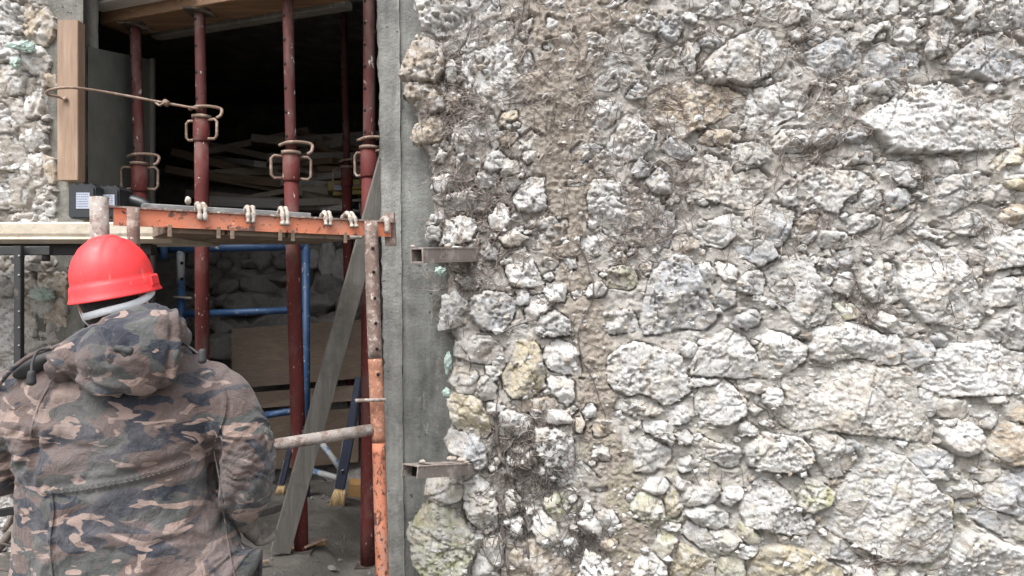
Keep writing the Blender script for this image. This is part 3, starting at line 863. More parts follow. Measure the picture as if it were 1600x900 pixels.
class Relief:
    """a wall seen from the front: keeps one height map (metres out of the wall) in 2 px cells"""
    def __init__(s, x0, x1, y0, y1, D):
        s.x0, s.y0, s.g, s.D = x0, y0, 2.0, D
        s.px = np.arange(x0, x1 + 0.1, s.g); s.py = np.arange(y0, y1 + 0.1, s.g)
        s.PX, s.PY = np.meshgrid(s.px, s.py)
        s.H = np.full(s.PX.shape, -0.05)
        s.free = np.full(s.PX.shape, 1e3)          # distance in px to the nearest stone
    def world(s, px, py, h):
        k = s.D / F
        return np.stack([(px - 800) * k, s.D - h, EYE - (py - 450) * k], -1)
    def at(s, px, py):
        i = np.clip(((py - s.y0) / s.g).astype(int), 0, s.H.shape[0] - 1)
        j = np.clip(((px - s.x0) / s.g).astype(int), 0, s.H.shape[1] - 1)
        return s.H[i, j]

    def mortar(s, region, parent, earth, seed, moss):
        sd = seg_dist(s.PX, s.PY, region)
        sd = sd + 9 * (fbm2(s.PX / 16, s.PY / 16, seed, 4) - 0.5)
        keep = sd > -3
        x, y = s.PX, s.PY
        e = earth(x, y)
        big = fbm2(x / 60, y / 50, seed + 1, 3) - 0.5
        mid = 1.1 * (fbm2(x / 22, y / 16, seed + 2, 4) - 0.5)
        fin = fbm2(x / 5.5, y / 5.5, seed + 3, 3, 0.7) - 0.5
        rid = 1 - np.abs(2 * fbm2(x / 13 + mid * 2, y / 10, seed + 6, 3) - 1)
        h = -0.001 + 0.010 * big + 0.010 * mid + 0.0095 * fin + 0.006 * (rid - 0.7) + e * (0.016 + 0.010 * fin)
        deep = sstep(0.60, 0.74, fbm2(x / 30, y / 20, seed + 4, 3))
        h = h - 0.012 * deep * (1 - e)
        near = np.clip(1 - s.free / 16, 0, 1)           # the lime laps up against the stones in places
        h = h + 0.009 * near * sstep(0.47, 0.60, fbm2(x / 34, y / 34, seed + 5, 3)) * (1 - e) - 0.010 * sstep(0.75, 1.0, near) * sstep(0.55, 0.42, fbm2(x / 34, y / 34, seed + 5, 3))
        crev = sstep(0.47, 0.57, fbm2(x / 20, y / 13, seed + 15, 3)) * sstep(4.5, 1.5, np.abs(s.free - 0.5))
        h = h - 0.022 * crev
        h = np.where(sd < 1, -0.06, h * sstep(0, 12, sd) - 0.02 * (1 - sstep(0, 14, sd)))
        c = C_MORT[None, None] * (0.80 + 0.42 * fbm2(x / 26, y / 26, seed + 7, 4))[..., None]
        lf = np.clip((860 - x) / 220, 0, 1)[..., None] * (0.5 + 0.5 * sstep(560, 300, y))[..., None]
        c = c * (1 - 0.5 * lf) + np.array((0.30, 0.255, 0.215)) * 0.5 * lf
        wh = sstep(0.52, 0.66, fbm2(x / 30, y / 22, seed + 8, 5))[..., None]
        c = c * (1 - wh * 0.8) + np.array((0.545, 0.525, 0.495)) * wh * 0.8
        br = sstep(0.55, 0.68, fbm2(x / 38, y / 28, seed + 9, 5))[..., None]
        c = c * (1 - br * 0.4) + np.array((0.38, 0.335, 0.285)) * br * 0.4
        ec = C_EARTH[None, None] * (0.74 + 0.52 * fbm2(x / 7, y / 7, seed + 10, 4, 0.7))[..., None]
        c = c * (1 - 0.92 * e[..., None]) + ec * 0.92 * e[..., None]
        mo = (moss(x, y) * sstep(0.50, 0.62, fbm2(x / 18, y / 18, seed + 11, 4)))[..., None]
        c = c * (1 - mo * 0.6) + np.array((0.36, 0.36, 0.23)) * mo * 0.6
        q, used = grid_faces(*s.PX.shape, keep)
        V = s.world(x, y, h).reshape(-1, 3)[used]
        s.H = np.where(keep & (sd > 1), np.maximum(s.H, h), s.H)
        return mk('mortar_bed', V, q, M_MORTAR, parent, True, c.reshape(-1, 3)[used])

    def occupy(s, poly):
        p = np.asarray(poly, float)
        x0, y0 = p.min(0) - 44; x1, y1 = p.max(0) + 44
        i0, i1 = np.searchsorted(s.py, [y0, y1]); j0, j1 = np.searchsorted(s.px, [x0, x1])
        if i1 <= i0 or j1 <= j0:
            return
        sl = (slice(i0, i1), slice(j0, j1))
        s.free[sl] = np.minimum(s.free[sl], -seg_dist(s.PX[sl], s.PY[sl], p))

    def stone(s, poly, H, tint, style, seed, parent, moss=0.0, into=None):
        rr = np.random.RandomState(seed)
        p = np.asarray(poly, float)
        g = 2.0 if np.ptp(p[:, 0]) * np.ptp(p[:, 1]) > 260 else 1.5
        x0, y0 = p.min(0) - 8; x1, y1 = p.max(0) + 8
        X, Y = np.meshgrid(np.arange(x0, x1, g), np.arange(y0, y1, g))
        wob = 3.6
        wx = X + wob * (fbm2(X / 7, Y / 7, seed, 3, 0.6) - 0.5) * 2
        wy = Y + wob * (fbm2(X / 7 + 50, Y / 7, seed + 1, 3, 0.6) - 0.5) * 2
        d = seg_dist(wx, wy, p) + 2.2
        Rin = max(3.0, d.max())
        keep = d > -1.6 * g
        wdt = {'r': max(4, Rin * 0.6), 'f': 2.4 + Rin * 0.11, 'p': 2.6 + Rin * 0.15, 'l': 2.4 + Rin * 0.12}[style]
        t = np.clip(d / wdt, 0, 1)
        H = (H * 0.68 + 0.010) * (1 + 0.28 * float(np.clip((p[:, 1].mean() - 380) / 180, 0, 1)))
        h = H * np.sqrt(np.clip(1 - (1 - t) ** 2, 0, 1))
        k = s.D / F
        cx, cy = p.mean(0)
        nf = {'r': 2, 'f': 8, 'p': 4, 'l': 5}[style]
        sx, sy = np.ptp(p[:, 0]) / 2, np.ptp(p[:, 1]) / 2
        for i in range(nf):
            a = rr.uniform(0, 2 * math.pi)
            sl = rr.uniform(0.2, 0.95) * min(1.0, 15 / Rin + 0.18)
            ox, oy = rr.uniform(-0.45, 0.45) * sx, rr.uniform(-0.45, 0.45) * sy
            pl = H * rr.uniform(0.85, 1.10) - sl * k * (np.cos(a) * (X - cx - ox) + np.sin(a) * (Y - cy - oy))
            h = np.minimum(h, np.where(pl > H * 0.15, pl, H * 0.15 + (pl - H * 0.15) * 0.25))
        amp = np.clip(d / 5, 0, 1)
        sc = max(0.55, min(1.25, Rin / 22))
        wn = (fbm2(X / 20, Y / 20, seed + 2, 3) - 0.5) * 14
        r1 = 1 - np.abs(2 * fbm2((X + wn) / 21, (Y - wn) / 15, seed + 3, 3) - 1)
        r2 = fbm2((X + wn) / 8.5, (Y + wn) / 7, seed + 4, 3, 0.65) - 0.5
        r3 = noise2(X / 3.1, Y / 3.1, seed + 5) - 0.5
        r4 = 1 - np.abs(2 * fbm2((X + wn) / 10, (Y + 0.5 * wn) / 6.5, seed + 17, 3, 0.6) - 1)
        rough = 0.35 + 0.9 * sstep(0.40, 0.62, fbm2(X / 34, Y / 34, seed + 18, 2))
        h = h + amp * sc * (0.011 * (r1 - 0.75) + rough * (0.0040 * r2 + 0.0042 * (r4 - 0.7) + 0.0042 * r3))
        if style == 'l':
            ang = rr.uniform(-0.35, 0.35) - 0.15
            v = (Y * np.cos(ang) + X * np.sin(ang) + wn * 2.2) / rr.uniform(12, 17)
            saw = v - np.floor(v)
            h = h + amp * 0.008 * (np.where(saw < 0.8, saw / 0.8, (1 - saw) / 0.2) - 0.5) * sstep(0.44, 0.60, fbm2(X / 22, Y / 12, seed + 6, 3))
        if style == 'p':
            pit = sstep(0.60, 0.72, fbm2(X / 6.0, Y / 6.0, seed + 7, 2))
            pm = sstep(0.38, 0.55, fbm2(X / 26, Y / 26, seed + 8, 2))
            h = h - amp * pit * pm * 0.013
        else:
            pit = np.zeros_like(h); pm = pit
        # a few cracks
        for i in range(2 + int(Rin / 9)):
            a = rr.uniform(0, math.pi); ox, oy = rr.uniform(-0.6, 0.6) * sx, rr.uniform(-0.6, 0.6) * sy
            dist = np.abs(np.cos(a) * (X - cx - ox) + np.sin(a) * (Y - cy - oy) + 16 * (fbm2(X / 15, Y / 15, seed + 20 + i, 3) - 0.5))
            h = h - amp * 0.009 * sstep(2.6, 0.6, dist) * sstep(0.48, 0.58, noise2(X / 28, Y / 28, seed + 40 + i))
        h = np.where(d < 0, -0.035, h)
        # colour: the stone's own tone, stains, grey weathering, lime film
        tint = np.array(tint) * rr.uniform(0.88, 1.03)
        c = np.array(tint)[None, None] * (0.86 + 0.32 * fbm2(X / 13, Y / 11, seed + 9, 4, 0.6))[..., None]
        def ov(colr, f, m):
            f = (f * m)[..., None]
            return c * (1 - f) + np.array(colr) * f
        c = ov((0.64, 0.635, 0.62), sstep(0.50, 0.64, fbm2(X / 15, Y / 10, seed + 10, 5, 0.7)), 0.6)
        c = ov((0.33, 0.32, 0.31), sstep(0.55, 0.66, fbm2(X / 6, Y / 4.5, seed + 11, 5, 0.8)), 0.55)
        c = ov((0.47, 0.37, 0.23), sstep(0.57, 0.70, fbm2(X / 30, Y / 24, seed + 12, 4)), 0.22)
        c = ov((0.31, 0.24, 0.18), sstep(0.58, 0.70, fbm2(X / 18, Y / 18, seed + 13, 5)), 0.28)
        c = ov((0.20, 0.165, 0.135), sstep(0.63, 0.70, fbm2(X / 5, Y / 5, seed + 14, 3, 0.7)), 0.6)
        if moss:
            c = ov((0.30, 0.31, 0.13), sstep(0.52, 0.66, fbm2(X / 16, Y / 16, seed + 15, 5)), moss)
        lime = sstep(0.50, 0.66, fbm2(X / 14, Y / 14, seed + 16, 4)) * np.clip(1 - d / 10, 0, 1)
        c = ov(tuple(C_MORT), lime, 0.8)
        q, used = grid_faces(*X.shape, keep)
        if not len(q):
            return None
        V = s.world(X, Y, h)
        # keep the drawn size although the stone stands nearer than the wall plane
        f = (s.D - 0.7 * H) / s.D
        V[..., 0] *= f; V[..., 2] = EYE + (V[..., 2] - EYE) * f
        V = V.reshape(-1, 3)[used]
        # a back so that it is a closed stone, buried in the wall
        cen = V.mean(0); cen[1] = s.D + 0.05
        e = np.concatenate([q[:, [0, 1]], q[:, [1, 2]], q[:, [2, 3]], q[:, [3, 0]]])
        key = e[:, 0].astype(np.int64) * (len(V) + 1) + e[:, 1]
        rev = e[:, 1].astype(np.int64) * (len(V) + 1) + e[:, 0]
        bd = e[~np.isin(rev, key)]
        n = len(V)
        fan = np.stack([bd[:, 1], bd[:, 0], np.full(len(bd), n), np.full(len(bd), n)], 1)
        faces = [tuple(a) for a in q] if False else q
        if into is not None:
            into.append((V, q, c.reshape(-1, 3)[used]))
        o = None if into is not None else mk('stone', np.vstack([V, cen]), np.vstack([q, np.stack([bd[:, 1], bd[:, 0], np.full(len(bd), n), bd[:, 1]], 1)[:0]]), M_STONE, parent, True,
               np.vstack([c.reshape(-1, 3)[used], np.array(tint)[None]]))
        # height map
        ii = np.clip(np.round((Y - s.y0) / s.g).astype(int), 0, s.H.shape[0] - 1)
        jj = np.clip(np.round((X - s.x0) / s.g).astype(int), 0, s.H.shape[1] - 1)
        m = d > 0
        np.maximum.at(s.H, (ii[m], jj[m]), h[m])
        return o

def parse(txt):
    out = []
    for l in txt.strip().splitlines():
        a = l.split()
        out.append((a[0], a[1], float(a[2]) / 1000, [tuple(float(q) for q in b.split(',')) for b in a[3:]]))
    return out

def blob(cx, cy, r, rr):
    n = rr.randint(5, 8)
    a0 = rr.uniform(0, 6.28); st = rr.uniform(1.05, 1.9); an = rr.uniform(-0.5, 0.5)
    pts = []
    for i in range(n):
        a = a0 + 2 * math.pi * (i + rr.uniform(-0.33, 0.33)) / n
        q = r * rr.uniform(0.75, 1.15)
        u, v = q * math.cos(a) * st ** 0.5, q * math.sin(a) / st ** 0.5
        pts.append((cx + u * math.cos(an) - v * math.sin(an), cy + u * math.sin(an) + v * math.cos(an)))
    return pts

def build_wall(rel, stones, region, parent, earth, moss, seed, want, sizes, hs=1.0, small=()):
    rr = np.random.RandomState(seed)
    todo = []
    for (c, st, H, poly) in parse(stones):
        rel.occupy(poly)
        todo.append((c, st, H, poly))
    sdr = seg_dist(rel.PX, rel.PY, region)
    n = 0
    for r in sizes:
        for _ in range(900):
            if n >= want:
                break
            i = rr.randint(0, rel.PX.shape[0]); j = rr.randint(0, rel.PX.shape[1])
            x, y = rel.px[j], rel.py[i]
            if sdr[i, j] < r * 0.8 or rel.free[i, j] < r * 0.92:
                continue
            if rr.rand() < earth(np.array(x), np.array(y)) * 0.93:
                continue
            pl = blob(x, y, r * rr.uniform(0.9, 1.1), rr)
            rel.occupy(pl)
            c = rr.choice(list('gggwwobtn'))
            todo.append((c, rr.choice(list('fffp')), 0.016 + 0.0011 * r * rr.uniform(0.7, 1.4), pl))
            n += 1
    tiny = []
    for r, cnt in small:
        for _ in range(cnt * 5):
            i = rr.randint(0, rel.PX.shape[0]); j = rr.randint(0, rel.PX.shape[1])
            x, y = rel.px[j], rel.py[i]
            if sdr[i, j] < r or rel.free[i, j] < r * 0.80 or rr.rand() < earth(np.array(x), np.array(y)) * 0.85:
                continue
            pl = blob(x, y, r * rr.uniform(0.85, 1.15), rr)
            rel.occupy(pl)
            tiny.append((rr.choice(list('ggwwobo')), 'f', 0.010 + 0.0011 * r * rr.uniform(0.6, 1.5), pl))
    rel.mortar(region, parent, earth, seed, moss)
    for k, (c, st, H, poly) in enumerate(todo):
        p = np.mean(poly, 0)
        m = float(moss(np.array(p[0]), np.array(p[1])))
        rel.stone(poly, H * hs, TINT[c], st, seed * 1000 + k * 7, parent, (0.25 + 0.35 * m) if c == 'm' else 0.2 * m)
    if tiny:
        acc = []
        for k, (c, st, H, poly) in enumerate(tiny):
            rel.stone(poly, H, TINT[c], st, seed * 5000 + k * 3, parent, 0.0, acc)
        base, VV, QQ, CC = 0, [], [], []
        for v, q, cc in acc:
            VV.append(v); QQ.append(q + base); CC.append(cc); base += len(v)
        mk('small_stones', np.vstack(VV), np.vstack(QQ), M_STONE, parent, True, np.vstack(CC))['kind'] = 'stuff'
    return todo

REG = [(657, -60), (654, 0), (660, 45), (640, 75), (636, 120), (640, 150), (652, 180), (655, 215), (672, 250), (682, 300), (676, 340), (676, 378), (688, 395),
       (700, 430), (694, 470), (694, 515), (714, 530), (708, 590), (702, 615), (704, 660), (704, 720), (690, 745), (672, 775), (668, 800), (655, 850), (665, 905), (670, 1010), (1720, 1010), (1720, -60)]
BAND = np.array([(905, -60, 90), (912, 10, 88), (890, 60, 60), (878, 120, 46), (880, 170, 50), (880, 230, 56), (888, 300, 42), (880, 400, 30), (912, 460, 32), (925, 530, 34),
                 (930, 600, 34), (930, 660, 26), (960, 720, 36), (972, 780, 34), (985, 850, 32), (985, 1010, 34)], float)
def earth_right(x, y):
    cx = np.interp(y, BAND[:, 1], BAND[:, 0]); hw = np.interp(y, BAND[:, 1], BAND[:, 2])
    d = np.abs(x - cx) / hw + 1.3 * (fbm2(x / 20, y / 26, 301, 4) - 0.5)
    return sstep(1.5, 0.6, d)
def moss_right(x, y):
    return sstep(520, 860, y) * (0.6 + 0 * x)
def none(x, y):
    return 0 * (x + y)

WD = 2.72
wall = thing('stone_wall', 'pale rubble limestone wall with earthy joints and dry roots right of the concrete pillar', 'wall', P(1150, 900, WD))
RW = Relief(600, 1720, -60, 1010, WD)
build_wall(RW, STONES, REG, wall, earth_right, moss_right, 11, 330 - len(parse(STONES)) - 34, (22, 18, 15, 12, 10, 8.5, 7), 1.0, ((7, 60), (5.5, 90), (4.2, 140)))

WL = 2.84
lwall = thing('stone_wall', 'narrow strip of rubble stone wall left of the door jamb and behind the worker', 'wall', P(20, 900, WL))
REGL = [(-420, -60), (76, -60), (80, 30), (80, 66), (72, 80), (76, 110), (84, 128), (76, 150), (78, 240), (84, 300), (84, 345), (90, 400), (98, 470), (96, 640), (90, 760), (60, 1010), (-420, 1010)]
RL = Relief(-420, 110, -60, 1010, WL)
build_wall(RL, STONES_LEFT, REGL, lwall, none, none, 23, 150, (34, 26, 20, 14, 11, 9, 7, 6), 0.45, ((5, 60), (4, 60)))

# crumbs of stone and lime too small to pick apart
def chips(rel, region, n, seed, parent, rmin, rmax):
    rr = np.random.RandomState(seed)
    base = np.array([(1, 0, 0), (-1, 0, 0), (0, 1, 0), (0, -1, 0), (0, 0, 1), (0, 0, -1)], float)
    fc = np.array([(0, 2, 4), (2, 1, 4), (1, 3, 4), (3, 0, 4), (2, 0, 5), (1, 2, 5), (3, 1, 5), (0, 3, 5)])
    x = rr.uniform(rel.px[0], rel.px[-1], n); y = rr.uniform(rel.py[0], rel.py[-1], n)
    ok = seg_dist(x, y, region) > 5
    x, y = x[ok], y[ok]
    h = rel.at(x, y)
    r = rmin + (rmax - rmin) * rr.rand(len(x)) ** 3
    c = rel.world(x, y, h + r * 0.15)
    V = base[None] * (r[:, None, None] * rr.uniform(0.6, 1.3, (len(x), 6, 1)))
    a = rr.uniform(0, 6.28, len(x)); ca, sa = np.cos(a)[:, None], np.sin(a)[:, None]
    vx = V[..., 0] * ca - V[..., 2] * sa; vz = V[..., 0] * sa + V[..., 2] * ca
    V = np.stack([vx * rr.uniform(0.8, 1.6, (len(x), 1)), V[..., 1] * 0.8, vz], -1) + c[:, None]
    Fa = (fc[None] + 6 * np.arange(len(x))[:, None, None]).reshape(-1, 3)
    pal = np.array([C_GREY, C_WHITE, C_WARM, C_MORT, C_EARTH, C_MORT])
    cc = np.repeat(pal[rr.randint(0, len(pal), len(x))] * rr.uniform(0.75, 1.1, (len(x), 1)), 6, 0)
    o = mk('stone_chips', V.reshape(-1, 3), Fa, M_STONE, parent, False, cc)
    o['kind'] = 'stuff'
chips(RW, REG, 6500, 5, wall, 0.002, 0.015)
chips(RL, REGL, 1600, 6, lwall, 0.002, 0.008)

# the dead creeper: thick stems traced one by one, hair roots as a mass
creeper = thing('dead_creeper', 'dry dead creeper with grey stems and hair roots clinging to the stone wall', 'creeper', P(820, 800, WD - 0.05))
STEMS = """
5.0 772,640 776,668 777,690 784,715 796,738 804,765 812,790 818,815 822,840 827,870 830,905
4.0 780,778 784,800 786,830 790,860 793,885 796,908
3.0 776,772 783,808 789,838 787,868 800,908
3.4 812,795 824,815 826,840 818,870 822,905
3.2 905,790 902,812 909,835 914,850 908,875 903,905
2.4 893,760 905,775 908,795 900,812
2.6 724,788 729,808 742,822 756,833 752,850 764,868 780,890 786,905
2.4 894,650 896,690 898,720 884,728 866,734 860,750 855,772 846,774
1.8 888,690 882,705 872,716 865,732
2.2 752,514 772,519 790,516 806,508 826,502 845,492 858,480 869,468
2.2 1068,803 1064,825 1058,840 1048,856 1044,880 1047,905
2.0 902,380 916,408 926,450 920,480 904,510 902,530 908,560 922,585 932,612 945,648
2.0 1064,46 1068,70 1062,92 1074,110 1082,122 1085,140
2.0 1100,122 1130,128 1160,132 1190,124 1215,108 1226,92 1228,80
2.0 1010,95 1032,82 1052,70
2.2 1500,76 1516,58 1536,53 1554,52 1566,60
2.2 1500,101 1524,118 1546,128 1570,134
3.2 1444,30 1446,56 1442,84 1448,114
2.2 1414,122 1414,138 1406,152 1380,166 1362,178
2.4 1388,278 1404,290 1422,294 1440,288 1446,270
2.2 1376,300 1379,330 1374,352 1373,372
2.2 1430,318 1420,332 1408,345 1396,356
2.0 1345,488 1360,505 1376,518 1385,524
2.0 1420,893 1448,888 1472,878 1490,858 1500,842
2.4 1362,852 1363,876 1366,900
1.8 1180,632 1196,640 1206,662
1.8 1086,560 1080,590 1082,620 1084,640
2.0 820,0 815,28 802,60 790,68
2.0 733,0 737,30 730,60 726,96
1.8 868,160 862,185 868,198
2.0 1290,412 1312,432 1330,440 1338,455
1.8 708,500 706,520 735,560 733,580
2.0 692,410 708,418 735,432 745,450
1.8 775,688 776,640 780,600
2.0 1052,280 1046,262 1030,252 1016,262 1008,280 1018,300
2.0 655,390 690,395 720,402 752,404
2.0 1020,440 1022,470 1026,495
"""
for l in STEMS.strip().splitlines():
    a = l.split()
    pts = smooth_line([tuple(float(q) for q in b.split(',')) for b in a[1:]], 10 * (len(a) - 1))
    sd = len(l) * 13 + int(pts[0][0])
    px = pts[:, 0] + 3 * (fbm2(pts[:, 0] / 9, pts[:, 1] / 9, sd, 2) - 0.5)
    py = pts[:, 1]
    h = RW.at(px, py)
    k = np.ones(7) / 7
    h = np.convolve(np.pad(h, 3, 'edge'), k, 'valid')
    r = float(a[0]) * 0.00105 * (1.0 + 0.4 * (noise2(pts[:, 0] / 6, pts[:, 1] / 6, sd + 1) - 0.5)) * np.linspace(1.1, 0.7, len(px))
    hm = np.maximum(h, RW.at(px, py) * 0.8 + h * 0.2)
    v, f = tube(RW.world(px, py, np.maximum(hm, -0.01) + 0.008 + 0.6 * r), r * 1.3, 7)
    mk('stem', v, f, M_STEM, creeper)

def runners(n, seed, box, mat):
    q = np.random.RandomState(seed)
    V, Fa, base = [], [], 0
    for i in range(n):
        x, y = q.uniform(box[0], box[1]), q.uniform(box[2], box[3])
        a, cur, st = q.uniform(0, 6.28), q.normal(0, 0.05), q.uniform(2.4, 4.2)
        m = q.randint(12, 34)
        xs, ys = np.empty(m), np.empty(m)
        for k in range(m):
            xs[k], ys[k] = x, y
            a += q.normal(cur, 0.17)
            x += st * math.cos(a); y += st * math.sin(a)
        if xs.min() < 668 or xs.max() > 1700 or ys.min() < -55 or ys.max() > 1000:
            continue
        h = RW.at(xs, ys)
        hm = np.maximum(np.convolve(np.pad(h, 3, 'edge'), np.ones(7) / 7, 'valid'), 0.75 * h)
        r = q.uniform(0.0011, 0.0019)
        v, f = tube(RW.world(xs, ys, hm + 0.005 + 0.003 * q.rand()), np.linspace(r, r * 0.45, m), 5, caps=False)
        V.append(v); Fa.append(np.array(f) + base); base += len(v)
    mk('root_runners', np.vstack(V), np.vstack(Fa), mat, creeper)['kind'] = 'stuff'

def hair_roots(n, seed, clump, mat):
    rr = np.random.RandomState(seed)
    V, Fa = [], []
    base = 0
    hot = np.array([(808, 700, 44, 1.5), (838, 735, 34, 1.3), (790, 820, 24, 0.9), (860, 690, 24, 1.2), (910, 840, 28, 2.0), (700, 160, 50, 1.6), (690, 120, 45, 1.4), (720, 300, 60, 1.5), (750, 370, 60, 1.4), (720, 420, 50, 1.2),
                    (820, 690, 40, 2.0), (1000, 300, 70, 0.9), (1080, 110, 90, 0.9), (1060, 170, 60, 0.9), (1260, 70, 30, 0.5), (1300, 190, 60, 0.7), (1265, 245, 25, 0.6),
                    (1345, 490, 26, 0.5), (1430, 270, 40, 0.6), (1000, 370, 50, 1.0), (880, 130, 80, 0.6), (1230, 360, 60, 0.4), (1362, 880, 12, 0.7), (940, 250, 110, 0.7), (1480, 90, 120, 0.5), (1150, 200, 260, 1.6), (1450, 120, 160, 1.0), (1300, 420, 280, 0.5), (760, 200, 110, 1.2)])
    pr = hot[:, 3] / hot[:, 3].sum()
    for i in range(n):
        k = rr.choice(len(hot), p=pr)
        if (k < 5) != clump:
            continue
        x, y = rr.normal(hot[k, 0], hot[k, 2] * 0.6), rr.normal(hot[k, 1], hot[k, 2] * 0.6)
        if x < 655 and rr.rand() < 0.8:
            continue
        m = rr.randint(12, 24) if k < 3 else rr.randint(8, 22)
        a = rr.normal(1.57, 0.45) if k < 5 else (rr.normal(-0.7, 0.5) if rr.rand() < 0.5 else rr.uniform(0, 6.28))
        st = rr.uniform(2.2, 5.0)
        xs, ys = [], []
        cur = rr.normal(0, 0.06)
        for _ in range(m):
            xs.append(x); ys.append(y)
            a += rr.normal(cur, 0.30)
            x += st * math.cos(a); y += st * math.sin(a)
        xs, ys = np.array(xs), np.array(ys)
        if xs.min() < 636 or ys.max() > 1000 or ys.min() < -55:
            continue
        h = RW.at(xs, ys)
        h = np.maximum(np.convolve(np.pad(h, 2, 'edge'), np.ones(5) / 5, 'valid'), h * 0.6 + np.maximum.accumulate(h) * 0.0 + 0.4 * h.mean()) + 0.004 + 0.006 * rr.rand() + (0.008 * rr.rand() if k < 3 else 0)
        pt = RW.world(xs, ys, h)
        r = rr.uniform(0.0010, 0.0021) * (1.35 if k < 3 else 1.0) * (1.5 if rr.rand() < 0.12 else 1)
        v, f = tube(pt, np.linspace(r, r * 0.5, m), 4, caps=False)
        V.append(v); Fa.append(np.array(f) + base); base += len(v)
    o = mk('hair_roots', np.vstack(V), np.vstack(Fa), mat, creeper)
    o['kind'] = 'stuff'
M_ROOTDARK = layered('dark_root', (0.105, 0.090, 0.082), [((0.24, 0.215, 0.20), 20, 0.52, 0.62), ((0.05, 0.042, 0.038), 26, 0.54, 0.64)], rough=0.95, grain=(300, 0.001))
hair_roots(2300, 4, False, M_ROOT)
hair_roots(1050, 9, True, M_ROOTDARK)
M_ROOTMID = layered('brown_root', (0.15, 0.118, 0.10), [((0.27, 0.235, 0.21), 16, 0.52, 0.64), ((0.07, 0.055, 0.048), 26, 0.54, 0.64)], rough=0.95, grain=(300, 0.001))
runners(240, 3, (880, 1640, -20, 470), M_ROOTMID)
runners(120, 5, (680, 900, -20, 480), M_ROOTMID)
runners(80, 7, (700, 1640, 470, 900), M_ROOTMID)

def rock(c, r, seed, squash=(1, 1, 1), name='stone', mat=None, parent=None):
    bm = bmesh.new()
    bmesh.ops.create_icosphere(bm, subdivisions=4, radius=1)
    V = np.array([v.co[:] for v in bm.verts]); Fa = np.array([[v.index for v in f.verts] for f in bm.faces])
    bm.free()
    q = np.random.RandomState(seed)
    n = q.normal(size=(13, 3)); n /= np.linalg.norm(n, axis=1)[:, None]
    k = q.uniform(0.55, 0.95, 13)
    rad = np.min(np.where(V @ n.T > 0.05, k / np.maximum(V @ n.T, 0.05), 9), 1).clip(0, 1.25)
    rad = rad + 0.10 * (fbm3(V + seed, 3.0, seed, 3, 0.6) - 0.5)
    return mk(name, V * rad[:, None] * np.array(squash) * r * 1.15 + np.asarray(c), Fa, mat, parent)

# lumps of mint foam pressed into the joint with the concrete
def lump(c, r, seed, squash=(1, 1, 1), name='foam', mat=None, parent=None, sub=3, amp=0.35, sc=1.0):
    bm = bmesh.new()
    bmesh.ops.create_icosphere(bm, subdivisions=sub, radius=1)
    V = np.array([v.co[:] for v in bm.verts]); Fa = np.array([[v.index for v in f.verts] for f in bm.faces])
    bm.free()
    n = fbm3(V + seed * 3.1, 1.3 * sc, seed, 3, 0.6) - 0.5
    n2 = fbm3(V + seed * 1.7, 4.0 * sc, seed + 5, 3, 0.6) - 0.5
    V = V * (1 + amp * 2 * n + amp * 0.7 * n2)[:, None] * np.array(squash) * r + np.asarray(c)
    return mk(name, V, Fa, mat, parent)
for i, (px, py, r, sq) in enumerate([(688, 424, 0.022, (1, .7, .9)), (700, 566, 0.022, (.7, .7, 1.9)), (698, 613, 0.019, (.8, .7, 1.0)), (694, 800, 0.018, (1.5, .7, .7)), (702, 505, 0.010, (.6, .6, 1.6))]):
    lump(P(px, py, 2.722), r * 0.85, 31 + i, sq, 'foam_lump', M_FOAM, wall, sub=4, amp=0.6, sc=1.8)
for i, (px, py, r, sq) in enumerate([(34, 72, 0.034, (1.6, .6, .6)), (48, 76, 0.022, (1, .6, .7)), (24, 98, 0.024, (.9, .6, 1)), (66, 460, 0.03, (1.7, .6, .8))]):
    lump(P(px, py, 2.80), r * 0.85, 51 + i, sq, 'foam_lump', M_FOAM, lwall, sub=4, amp=0.6, sc=1.8)

# ------------------------------------------------------------------ the room behind: rubble, boards, lumber, blue trestle
def yaw_box(name, c, L, W, T, ang, tilt, mat, parent=None, ch=0.003, seed=0):
    d = np.array([math.cos(ang) * math.cos(tilt), math.sin(ang) * math.cos(tilt), math.sin(tilt)])
    c = np.asarray(c, float)
    v, f = bar(c - d * L / 2, c + d * L / 2, W, T, up=(0, 0, 1), ch=ch, n=3, warp=0.0012, seed=seed)
    return mk(name, v, f, mat, parent, smooth=False)

rr = np.random.RandomState(8)
LUM = [  # px, py, D, length, width, thickness, yaw, tilt, material
    (455, 322, 4.70, 1.05, 0.22, 0.06, 0.10, -0.03, 2), (395, 313, 4.78, 0.85, 0.18, 0.055, -0.18, -0.10, 0), (525, 301, 4.86, 0.6, 0.20, 0.055, 0.22, 0.03, 0),
    (470, 292, 4.95, 1.15, 0.18, 0.055, -0.10, -0.12, 1), (385, 288, 5.00, 1.0, 0.17, 0.05, 0.15, -0.16, 1), (530, 276, 5.04, 0.65, 0.22, 0.06, -0.3, 0.06, 2),
    (440, 268, 5.10, 1.1, 0.16, 0.055, 0.25, 0.10, 0), (510, 251, 5.18, 0.75, 0.24, 0.07, 0.05, 0.02, 2), (420, 246, 5.20, 0.9, 0.13, 0.045, -0.25, -0.22, 0),
    (480, 228, 5.28, 0.75, 0.20, 0.055, 0.3, -0.05, 0), (540, 221, 5.34, 0.65, 0.24, 0.07, -0.15, 0.04, 2), (400, 222, 5.33, 0.75, 0.11, 0.045, 0.4, 0.3, 0), (360, 262, 5.1, 0.75, 0.15, 0.055, 0.1, -0.25, 1)]
